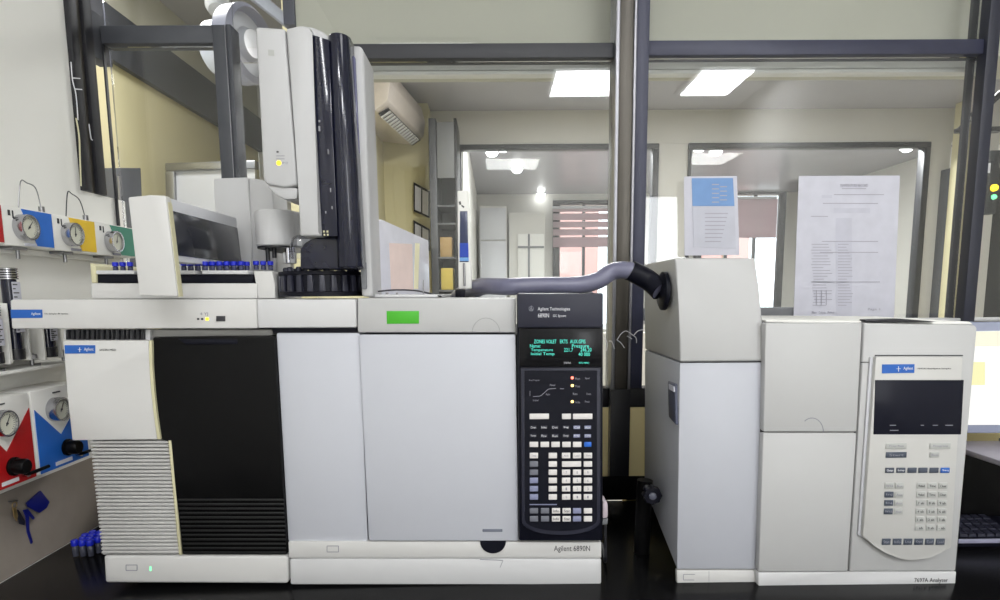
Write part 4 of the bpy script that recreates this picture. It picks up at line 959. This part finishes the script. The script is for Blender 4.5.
for r, y in enumerate((483, 491.8, 500.2, 508.6, 516.8, 525)):
    sk = -r*0.35
    if r < 4:
        key2(885.3+sk, y, 894+sk, y+5.8, M_keyc if r == 0 else M_slate, 'Inj'); key2(895.5+sk, y, 904+sk, y+5.8, M_keyc, 'Aux')
    for c_, x in enumerate((917.3, 928.3, 939)):
        key2(x+sk, y, x+sk+8.7, y+5.8, M_keyc, ['Method', 'Time', 'Clear'][c_] if r < 2 else 'Ent'+nums[(r-2)*3+c_] if 0 else ('Valve' if r < 2 else nums[(r-2)*3+c_]+' ab'), M_txt)
text(mb, '7697A Analyser', 914.5, 578, 948, 583.4, YM-0.0004, M_txt, 'nameplate')

# ---- corrugated smooth grey hose from the chromatograph to the collar
t = thing('transfer_hose', P(560, 291, 1.22), 'thick grey flexible transfer hose looping from the chromatograph to the tall unit', 'hose')
yh = 1.20
XS = P(677.5, 300, YF).x
ps = [P(448, 316, 1.565), P(452, 303, 1.565), P(462, 293, 1.50), P(478, 286.5, yh+0.12), P(506, 286.6, yh), P(545, 285.6, yh), P(578, 285, yh), P(598, 280.5, yh), P(613, 271.5, yh), P(630, 271, yh-0.01), P(648, 280, yh-0.01), Vector((XS-0.012, YF+0.07, P(664, 291, YF+0.07).z))]
obj('hose', tube(B(), ps, lambda t_: 0.0165 if t_ < 0.9 else 0.0175, 20, k=10), M_hose, t)
e_ = Vector((XS-0.0125, YF+0.07, P(664, 291, YF+.07).z))
obj('collar', lathe(B(), e_, (1, 0, 0), [(0, 0), (0.030, 0), (0.036, 0.003), (0.036, 0.0095), (0.03, 0.012), (0, 0.012)], 36), M_navyd, t)
obj('sleeve', tube(B(), [ps[-3]+Vector((0, -0.0, 0.001)), ps[-2], ps[-1]], 0.0195, 20, k=8), M_navyd, t, label='dark sleeve by the collar')
ps2 = [P(472, 318, 1.57), P(473, 299, 1.56), P(480, 291.5, 1.50), P(498, 288.5, 1.42), P(530, 289, 1.36), P(570, 290, 1.40), P(590, 296, 1.56), P(591, 320, 1.57)]
o = obj('hose', tube(B(), ps2, 0.011, 14), mat('pale_hose', (150, 150, 172), 0.3)); tag(o, 'slimmer pale grey hose running under the thick transfer hose', 'hose')

# wires
t = thing('wire', P(620, 345, YP-0.0225), 'thin bare silvery wires tangled in front of the dark mullion', 'wire')
for k_, pl in enumerate(([(604, 337), (607, 343), (606.5, 351)], [(609, 341), (612, 342), (614.5, 349)], [(617, 340), (621, 334), (626, 331), (632, 334.5), (636, 338), (636.5, 343)], [(617, 340), (621, 343), (624.5, 348)], [(627, 336), (632, 339)], [(634, 335), (638, 331), (644, 329.5)])):
    obj('strand', tube(B(), [P(x, y, YP-0.0232) for x, y in pl], 0.0012, 6), M_txtw, t)
# knob and pipe at the left of the tall unit
t = thing('star_knob', P(652, 497, 1.2), 'black star shaped knob on a thick pipe beside the tall grey unit', 'knob')
c = P(653, 496, 1.17); b = B(); n = 48
pr = [(c+Vector((0.017*(1+0.10*math.cos(8*a))*math.cos(a), 0, 0.017*(1+0.10*math.cos(8*a))*math.sin(a)))) for a in [2*PI*i/n for i in range(n)]]
prism(b, pr, [p+Vector((0, 0.018, 0)) for p in pr], 0.002); obj('grip', b, M_navyd, t)
obj('cap', lathe(B(), c+Vector((-.001, 0, 0)), (0, -1, 0), [(0.0075, 0), (0.007, 0.004), (0, 0.006)], 24), mat('knob_cap_grey', (84, 86, 100), 0.3), t)
obj('stem', cyl(B(), c+Vector((0, 0.018, 0)), c+Vector((0, 0.05, 0)), 0.008), M_steel, t)
p = c+Vector((0, 0.066, 0)); q = Vector((p.x-0.004, p.y, BZ+0.001))
obj('pipe', tube(B(), [p+Vector((0, 0, 0.012)), p+Vector((-0.002, 0, -0.05)), q], 0.016, 18, k=4), M_black, t)
# small items on the right of the chromatograph
t = thing('power_plug', P(606, 520, 1.14), 'pale pink and white plug against the right side of the chromatograph base', 'plug')
b = B(); slab(b, [(602.6, 501), (606.5, 501), (608, 505), (608, 518), (602.6, 519)], YF+0.05, 0.04, 0.003); obj('body', b, mat('pale_pink_plastic', (214, 200, 208), 0.4), t)
b = B(); slab(b, [(602.6, 519.3), (608, 518.5), (607.5, 524.5), (602.6, 525)], YF+0.052, 0.036, 0.001); obj('grommet', b, M_cab, t)
b = B(); c = P(605.2, 525, YF+0.07); tube(b, [c, c+Vector((0.001, 0, -0.04)), Vector((c.x+0.003, c.y+0.01, BZ+0.007)), Vector((c.x+0.012, c.y+0.1, BZ+0.007))], 0.0032, 10); obj('cord', b, M_alud, t)

# ================================================================== left wall gas panel
XG = -0.90
def xp(px, py, X=XG): return PX(px, py, X)
gz1 = xp(60, 215).z; gz0 = xp(60, 250.5).z
yb_ = [xp(-42, 210).y, xp(2, 215).y, xp(52.5, 225).y, xp(95.5, 235).y, xp(134, 240).y]
def gauge(par, c, nrm, up, r, needle=40):
    """pressure gauge: chrome bezel, face with ticks, needle"""
    bz = obj('gauge', lathe(B(), c, nrm, [(0, 0), (r, 0), (r, 0.014), (r*0.97, 0.018), (r*0.86, 0.018), (r*0.83, 0.013), (0, 0.013)], 36), M_chrome, par)
    obj('dial_face', lathe(B(), c+nrm*0.0132, nrm, [(r*0.82, 0), (r*0.82, 0.0004), (0, 0.0004)], 32), M_gauge, bz)
    side = nrm.cross(up).normalized(); b = B(); o_ = c+nrm*0.0142
    for i in range(21):
        a = math.radians(-45+i*270/20); d = side*math.cos(a)*-1+up*math.sin(a); s_ = nrm.cross(d)
        f = [o_+d*r*0.62-s_*.0004, o_+d*r*0.62+s_*.0004, o_+d*r*0.74+s_*.0004, o_+d*r*0.74-s_*.0004]
        prism(b, f, [p+nrm*.0003 for p in f])
    obj('dial_ticks', b, M_txt, bz, smooth=0)
    a = math.radians(needle); d = side*math.cos(a)*-1+up*math.sin(a); s_ = nrm.cross(d); b = B()
    f = [o_-d*r*0.2-s_*.0008, o_-d*r*0.2+s_*.0008, o_+d*r*0.6+s_*.0003, o_+d*r*0.6-s_*.0003]
    prism(b, f, [p+nrm*.0008 for p in f]); lathe(b, o_, nrm, [(0.002, 0), (0.002, .0015), (0, .0015)], 10)
    obj('needle', b, M_txt, bz, smooth=0)
NX = Vector((1, 0, 0)); UP = Vector((0, 0, 1))
names = ['red', 'blue', 'yellow', 'green']; gm = [M_gred, M_gblue, M_gyel, M_ggreen]; gcx = [None, (27.5, 227.5), (74.5, 234.5), (116.5, 241.5)]
lbl = ['white gauge box with a red panel cut off by the left picture edge', 'white pressure gauge box with a blue panel in the upper row on the left wall',
       'white pressure gauge box with a yellow panel, between the blue and green ones', 'white pressure gauge box with a green panel beside the sampler arm']
for i in range(4):
    y0, y1 = yb_[i]+0.0008, yb_[i+1]-0.0008
    t = thing('gas_regulator', (XL, (y0+y1)/2, gz0), lbl[i], 'gauge', 'upper row of gauge boxes')
    bd = obj('housing', box(B(), XL+0.0015, XG, y0, y1, gz0, gz1, 0.002), M_wall, t)
    # colour panel: right part of the face with slanted left edge
    ym = lerp(y0, y1, 0.36); ym2 = lerp(y0, y1, 0.55)
    f = [Vector((XG+0.0003, ym, gz1-0.002)), Vector((XG+0.0003, y1-0.002, gz1-0.002)), Vector((XG+0.0003, y1-0.002, gz0+0.004)), Vector((XG+0.0003, ym2+0.01, gz0+0.004))]
    b = B(); prism(b, f, [p+Vector((0.0012, 0, 0)) for p in f]); obj('colour_panel', b, gm[i], t, smooth=0)
    if gcx[i]:
        c = xp(gcx[i][0]-6, gcx[i][1]); c.x = XG+0.0008; gauge(t, c, NX, UP, 0.0245, [35, 50, 85, 70][i] if i else 40)
        b = B(); q = c.z-0.024; box(b, XG+0.002, XG+0.0035, c.y+0.0, c.y+0.032, gz0+0.002, gz0+0.0075, 0.0005); obj('maker_plate', b, M_paper if i == 1 else M_txtg, t)
    b = B(); box(b, XG+0.0003, XG+0.0012, lerp(y0, y1, .10), lerp(y0, y1, .14), gz1-0.018, gz1-0.008); box(b, XG+0.0003, XG+0.0012, lerp(y0, y1, .18), lerp(y0, y1, .20), gz1-0.022, gz1-0.008); obj('mark', b, M_txt, t, smooth=0)
    # outlet stub below
    b = B(); yy = lerp(y0, y1, .4); cyl(b, (XG-0.018, yy, gz0-0.0002), (XG-0.018, yy, gz0-0.022), 0.0035); box(b, XG-0.03, XG-0.004, yy-0.03, yy+0.008, gz0-0.006, gz0-0.0003, 0.001)
    obj('outlet', b, M_steel, t)
# capillary loops above the boxes
for i, (pl, lab) in enumerate(((((18, 203), (20.5, 182), (27, 183), (36, 189), (41, 203.5)), 'thin brass capillary loop above the blue gauge box'), (((65.5, 212), (67.5, 193), (72, 194), (80, 201), (85, 211.5)), 'thin dark capillary loop above the yellow gauge box'))):
    t = thing('capillary_tube', xp(pl[0][0], pl[0][1], XG-0.02), lab, 'tube')
    pp = [xp(x, y, XG-0.012) for x, y in pl]; pp[0].z = gz1+0.0005; pp[-1].z = gz1+0.001
    obj('tube', tube(B(), pp, 0.0011, 8), M_steel if i == 0 else M_txt, t)
    obj('ferrule', cyl(B(), Vector((pp[-1].x, pp[-1].y, gz1+0.0004)), Vector((pp[-1].x, pp[-1].y, gz1+0.012)), 0.0055), M_steel, t)
# long white support rail under the boxes
o = obj('support_rail', box(B(), XL+0.0015, XG-0.032, yb_[0], yb_[4], gz0-0.012, gz0-0.0008, 0.001), M_wall); tag(o, 'white rail under the upper row of gauge boxes on the left wall', 'rail')

# gas filters (upright cartridges) behind the beam
XFc = -0.90
def cartridge(px, y0, y1, label, r=0.0145, X=XFc):
    c = PX(px, (y0+y1)/2, X); z1_ = PX(px, y0, X).z; z0_ = PX(px, y1, X).z; yv = c.y; x_ = X
    t = thing('gas_filter', (x_, yv, z0_), label, 'filter', 'gas filter cartridges on the left wall')
    h = z1_-z0_
    obj('glass_body', cyl(B(), (x_, yv, z0_+0.02), (x_, yv, z1_-0.022), r*0.85, n=24), M_gloss, t)
    b = B(); 
    for k_ in range(5): lathe(b, (x_, yv, z1_-0.022+k_*0.0044), UP, [(0, 0), (r*0.95, 0), (r*1.1, 0.001), (r*1.1, 0.0032), (r*0.95, 0.0042), (0, .0042)], 24)
    obj('top_nut', b, M_chrome, t)
    obj('bottom_cup', cyl(B(), (x_, yv, z0_), (x_, yv, z0_+0.0198), r), M_alud, t)
    obj('backing', box(B(), XL+0.0016, XL+0.012, yv-0.024, yv+0.024, z0_-0.006, z1_-0.03, 0.002), M_wall, t)
    cl = obj('content_label', box(B(), x_+r*0.88, x_+r*0.93, yv-0.010, yv+0.010, lerp(z0_, z1_, .30), z1_-0.026), M_paper, t)
    b = B()
    for k_ in range(12):
        zq_ = lerp(lerp(z0_, z1_, .32), z1_-0.032, k_/11); w_ = 0.003+0.0055*((k_*7) % 5)/4
        box(b, x_+r*0.931, x_+r*0.96, yv-0.0085, yv-0.0085+w_*1.9, zq_, zq_+0.0022)
    obj('print', b, M_txt, cl, smooth=0)
    for sg in (-1, 1): obj('side_rail', box(B(), XL+0.0122, x_+0.010, yv+sg*0.0235-0.0022, yv+sg*0.0235+0.0022, z0_-0.004, min(z1_-0.032, PX(20, 303, X).z), 0.001), M_wall, t)
    obj('bracket', box(B(), XL+0.0125, x_-r*1.02, yv-0.016, yv+0.016, z0_-0.004, z0_+0.004, 0.001), M_wall, t)
    return t
cartridge(-8, 304, 364, 'black gas filter cartridge at the left picture edge, below the white beam level')
cartridge(12, 268, 360, 'black gas filter cartridge rising in front of the wall left of the white beam', 0.0145)
cartridge(47, 303, 357, 'short black gas filter cartridge just below the white beam')
# filter shelf brackets and lower regulators
XH = -0.875
def lower(pts_face, mm, gpx, lab, V, r):
    """pts: TL,TR,BR,BL pixel corners on plane X=XH"""
    ps_ = [PX(x, y, XH) for x, y in pts_face]
    y0 = min(p.y for p in ps_); y1 = max(p.y for p in ps_); 
    z1_ = PX(27, 392.5, XH).z; z0_ = PX(41, 475, XH).z; y0 = (ps_[0].y+ps_[3].y)/2; y1 = (ps_[1].y+ps_[2].y)/2
    t = thing('gas_regulator', (XL, (y0+y1)/2, z0_), lab, 'gauge', 'lower row of gauge boxes')
    obj('housing', box(B(), XL+0.0015, XH, y0, y1, z0_, z1_, 0.003), M_wall, t)
    X_ = XH+0.0003; zz = lambda k: lerp(z1_, z0_, k); yy = lambda k: lerp(y0, y1, k)
    f = [Vector((X_, yy(.03), zz(.22))), Vector((X_, yy(.46), zz(.60))), Vector((X_, yy(.97), zz(.18))), Vector((X_, yy(.97), zz(.99))), Vector((X_, yy(.03), zz(.99)))]
    b = B(); prism(b, f, [p+Vector((0.0012, 0, 0)) for p in f]); obj('colour_panel', b, mm, t, smooth=0)
    c = Vector((XH+0.0008, yy(.38), zz(.27))); gauge(t, c, NX, UP, r, 60)
    k = Vector((XH+0.002, yy(.54), zz(.78))); obj('knob', lathe(B(), k, NX, [(0, 0), (0.017, 0), (0.017, 0.004), (0.014, 0.006), (0.014, 0.022), (0.012, 0.025), (0, 0.025)], 28), M_black, t)
    obj('maker_plate', box(B(), X_+0.0013, X_+0.002, yy(.3), yy(.62), zz(.96), zz(.915)), M_txtw, t)
    obj('tick', box(B(), X_, X_+0.001, yy(.38), yy(.52), zz(.075), zz(.06)), M_txt, t)
    v = Vector((XH+0.002, yy(.72), zz(.90))); 
    obj('valve_lever', tube(B(), [v, v+Vector((0.012, 0, 0)), v+Vector((0.014, 0.045, 0.001))], 0.0034, 10, k=4), M_black, t)
    obj('valve_stem', cyl(B(), v+Vector((0, 0, -0.001)), v+Vector((0.010, 0, -0.001)), 0.0055), M_chrome, t)
lower([(27, 393), (80, 380), (92, 452), (42, 475)], M_gblue, None, 'lower gauge box with blue panel, black knob and lever left of the mass detector', None, 0.024)
lower([(-28, 402), (25.5, 393), (40, 476), (-14, 500)], M_gred, None, 'lower gauge box with red panel and black knob at the left picture edge', None, 0.024)
# white shelf over the lower regulators with small tube stands
t = thing('filter_shelf', (XL, 1.2, 1.3), 'white ledge above the lower gauge boxes holding small clamps', 'shelf')
zsf = PX(30, 372, XH).z
obj('ledge', box(B(), XL+0.0015, XH-0.012, 0.98, 1.42, zsf, zsf+0.006, 0.001), M_wall, t)
for yy in (1.13, 1.22, 1.31):
    b = B(); cyl(b, (XH-0.035, yy, zsf+0.0065), (XH-0.035, yy, zsf+0.030), 0.004); cyl(b, (XH-0.035, yy, zsf+0.0065), (XH-0.02, yy+.004, zsf+0.009), 0.003); lathe(b, (XH-0.035, yy, zsf+0.02), UP, [(0, 0), (0.009, 0), (0.009, 0.008), (0, 0.008)], 6)
    obj('clamp', b, M_steel, t)

# blue tag with keys hanging on the wall
t = thing('key_ring', PX(25, 505, XL+0.01), 'keys with a dark blue fabric tag hanging on the wall under the lower gauge boxes', 'keys')
XT = XL+0.012
b = B(); f = [PX(x, y, XT) for x, y in ((41, 490.5), (50, 502), (47, 508), (40, 513), (29, 507), (27, 503))]
prism(b, f, [p+Vector((-0.004, 0, 0)) for p in f], 0.001); obj('fabric_tag', b, M_capd, t)
b = B(); f = [PX(x, y, XT) for x, y in ((23.5, 510), (28, 509), (35, 518), (33.5, 519.5), (29, 515), (29.5, 530), (33, 542), (31.5, 544), (27.5, 532), (26, 516))]
prism(b, f, [p+Vector((-0.002, 0, 0)) for p in f], 0.0); obj('ribbon', b, M_capd, t)
b = B(); f = [PX(x, y, XT) for x, y in ((16, 509), (19, 510), (25.5, 521), (25, 525.5), (20.5, 524))]
prism(b, f, [p+Vector((-0.003, 0, 0)) for p in f], 0.001); obj('ribbon', b, M_navy, t)
c = PX(14.5, 505, XT); obj('ring', tube(B(), [c+Vector((0, math.cos(a)*0.006, math.sin(a)*0.0055)) for a in [2*PI*i/14 for i in range(15)]], 0.0009, 8, k=2), mat('brass', (196, 170, 120), 0.3, 0.8), t)
b = B(); f = [PX(x, y, XT+0.001) for x, y in ((13, 508), (16.5, 508), (18, 516), (17, 521), (14.5, 517))]; prism(b, f, [p+Vector((-0.002, 0, 0)) for p in f]); obj('key', b, mat('brass', (0, 0, 0)), t)
obj('hook', cyl(B(), (XL+0.0005, c.y, c.z+0.007), (XL+0.02, c.y, c.z+0.009), 0.0016), M_steel, t)
# vials cluster on bench
c0 = PZ(76, 556, BZ); v1 = thing('sample_vial', c0, 'blue capped vial in the small cluster left of the mass detector base', 'vial', 'blue capped vials clustered on the bench')
obj('glass', lathe(B(), c0+Vector((0, 0, 0.0005)), UP, [(0, 0), (0.0056, 0), (0.006, 0.001), (0.006, 0.020), (0.0045, 0.023)], 16), mat('vial_dark', (70, 72, 84), 0.15), v1)
obj('cap', lathe(B(), c0+Vector((0, 0, 0.0235)), UP, [(0, 0), (0.0068, 0), (0.0072, 0.001), (0.0072, 0.010), (0.006, 0.012), (0, 0.012)], 18), M_cap, v1)
v1['label'] = 'blue capped vial in the bench cluster, front row, left'
for i in range(11):
    r_, c_ = divmod(i+1, 3)
    dup(v1, (c_*0.0160+(r_ % 2)*0.006, r_*0.0165, 0), 'blue capped vial in the bench cluster, %s row, %s' % (['front', 'second', 'third', 'rear'][r_], ['left', 'middle', 'right beside the detector'][c_]))

# dark cord with switch clips on the corner column
t = thing('cable_bundle', PX(85, 150, XL+0.02), 'thin pale wires running down the dark corner column of the left wall', 'cable')
for k_, pl in enumerate(([(71, 62), (72.5, 80), (76, 95), (78, 120)], [(73, 78), (80, 78.5)], [(75, 89), (82, 89.5)], [(89, 124), (91, 138), (92.5, 140)], [(76, 118), (79, 135), (80, 158), (81, 186)])):
    obj('strand', tube(B(), [PX(x, y, XL+0.018) for x, y in pl], 0.0011 if k_ < 4 else 0.0016, 6), M_txtw if k_ < 4 else M_ivory, t)

# ================================================================== monitor and keyboard at right
mo = thing('computer_monitor', P(1010, 440, 1.35), 'lit computer monitor showing a white table, at the right edge behind the analyser', 'monitor')
ym_ = 1.36
b = B(); slab(b, [(960, 322.5), (1120, 320), (1120, 433), (960, 433.5)], ym_, 0.03, 0.004); obj('casing', b, mat('monitor_grey', (150, 156, 178), 0.35), mo)
b = B(); slab(b, [(962, 331.5), (1114, 329), (1114, 424.5), (962, 425)], ym_-0.002, 0.003); sc = obj('screen', b, mat('screen_white', (120, 120, 120), 0.4, emit=(252, 252, 250), es=0.85), mo)
b = B(); slab(b, [(962, 331.8), (1114, 329.2), (1114, 346), (962, 346.6)], ym_-0.0026, 0.0006); obj('toolbar', b, mat('screen_cream', (120, 120, 110), 0.4, emit=(252, 250, 226), es=0.8), sc, smooth=0)
b = B(); slab(b, [(962, 362), (985, 362), (985, 385), (962, 385)], ym_-0.0026, 0.0006); obj('cell_block', b, mat('screen_yellow', (120, 120, 90), 0.4, emit=(253, 248, 190), es=0.8), sc, smooth=0)
b = B(); seam(b, [(962, 346.8), (1114, 346)], ym_-0.003, 1.0)
for i in range(8): slab(b, [(987, 364+i*3), (990.5, 364+i*3), (990.5, 365.2+i*3), (987, 365.2+i*3)], ym_-0.003, 0.0004); slab(b, [(993, 364+i*3), (996, 364+i*3), (996, 365.2+i*3), (993, 365.2+i*3)], ym_-0.003, 0.0004)
obj('table_lines', b, emis('screen_pink', (240, 205, 205), 0.6), sc, smooth=0)
obj('neck', rect(B(), 1030, 433.8, 1060, 443.5, ym_+0.005, 0.02), M_cab, mo)
zz = BZ+0.148
# shelf the monitor stands on
zsh = P(990, 462, 1.22).z
t = thing('desk_riser', P(1010, 470, 1.3), 'grey shelf raised over the keyboard at the right edge', 'shelf')
xa = P(969, 455, 1.3).x+0.01
b = B(); box(b, xa, xa+0.42, 1.18, 1.40, zsh-0.012, zsh, 0.002); obj('top_board', b, mat('riser_grey', (164, 160, 172), 0.5), t)
b = B(); box(b, xa+0.02, xa+0.41, 1.345, 1.36, BZ+0.0005, zsh-0.0125); obj('back_board', b, M_black, t)
b = B(); box(b, xa+0.40, xa+0.42, 1.18, 1.3395, BZ+0.0005, zsh-0.0125); obj('side_board', b, M_cab, t)
text(t, 'DELL', 974, 468.6, 981, 471, 1.1795, M_gred, 'lettering') if 0 else None
# fix monitor foot on the riser
obj('foot', box(B(), P(1010, 450, ym_).x, P(1080, 450, ym_).x, 1.30, 1.395, zsh+0.0004, zsh+0.008, 0.002), M_cab, mo)
kbd = thing('keyboard', P(1010, 545, 1.2), 'black computer keyboard with a silver front edge at the right picture edge', 'keyboard')
k0 = P(955, 546, 1.245)
kx0 = k0.x+0.004; kx1 = kx0+0.42; zk0 = BZ+0.0005; ky0 = 1.245; ky1 = 1.338
f = [Vector((kx0, ky0, zk0)), Vector((kx0, ky1, zk0)), Vector((kx0, ky1, zk0+0.034)), Vector((kx0, ky0, zk0+0.020))]
b = B(); prism(b, f, [p+Vector((0.42, 0, 0)) for p in f], 0.002); obj('body', b, M_navyd, kbd)
b = B(); box(b, kx0, kx1, ky0-0.004, ky0-0.0003, zk0+0.010, zk0+0.019, 0.001); obj('front_edge', b, mat('lilac_grey', (150, 150, 172), 0.35), kbd)
for r in range(4):
    for c_ in range(6):
        x = kx0+0.008+c_*0.019+r*0.002; y = ky0+0.004+r*0.022; z = zk0+0.0206+(y-ky0)*0.1505
        k = obj('key', prism(B(), [Vector((x, y, z)), Vector((x+.0165, y, z)), Vector((x+.0165, y+.020, z+.002)), Vector((x, y+.020, z+.002))], [Vector((x+.001, y+.001, z+.006)), Vector((x+.0155, y+.001, z+.006)), Vector((x+.0155, y+.018, z+.008)), Vector((x+.001, y+.018, z+.008))]), M_navy, kbd)
bpy.context.view_layer.update()
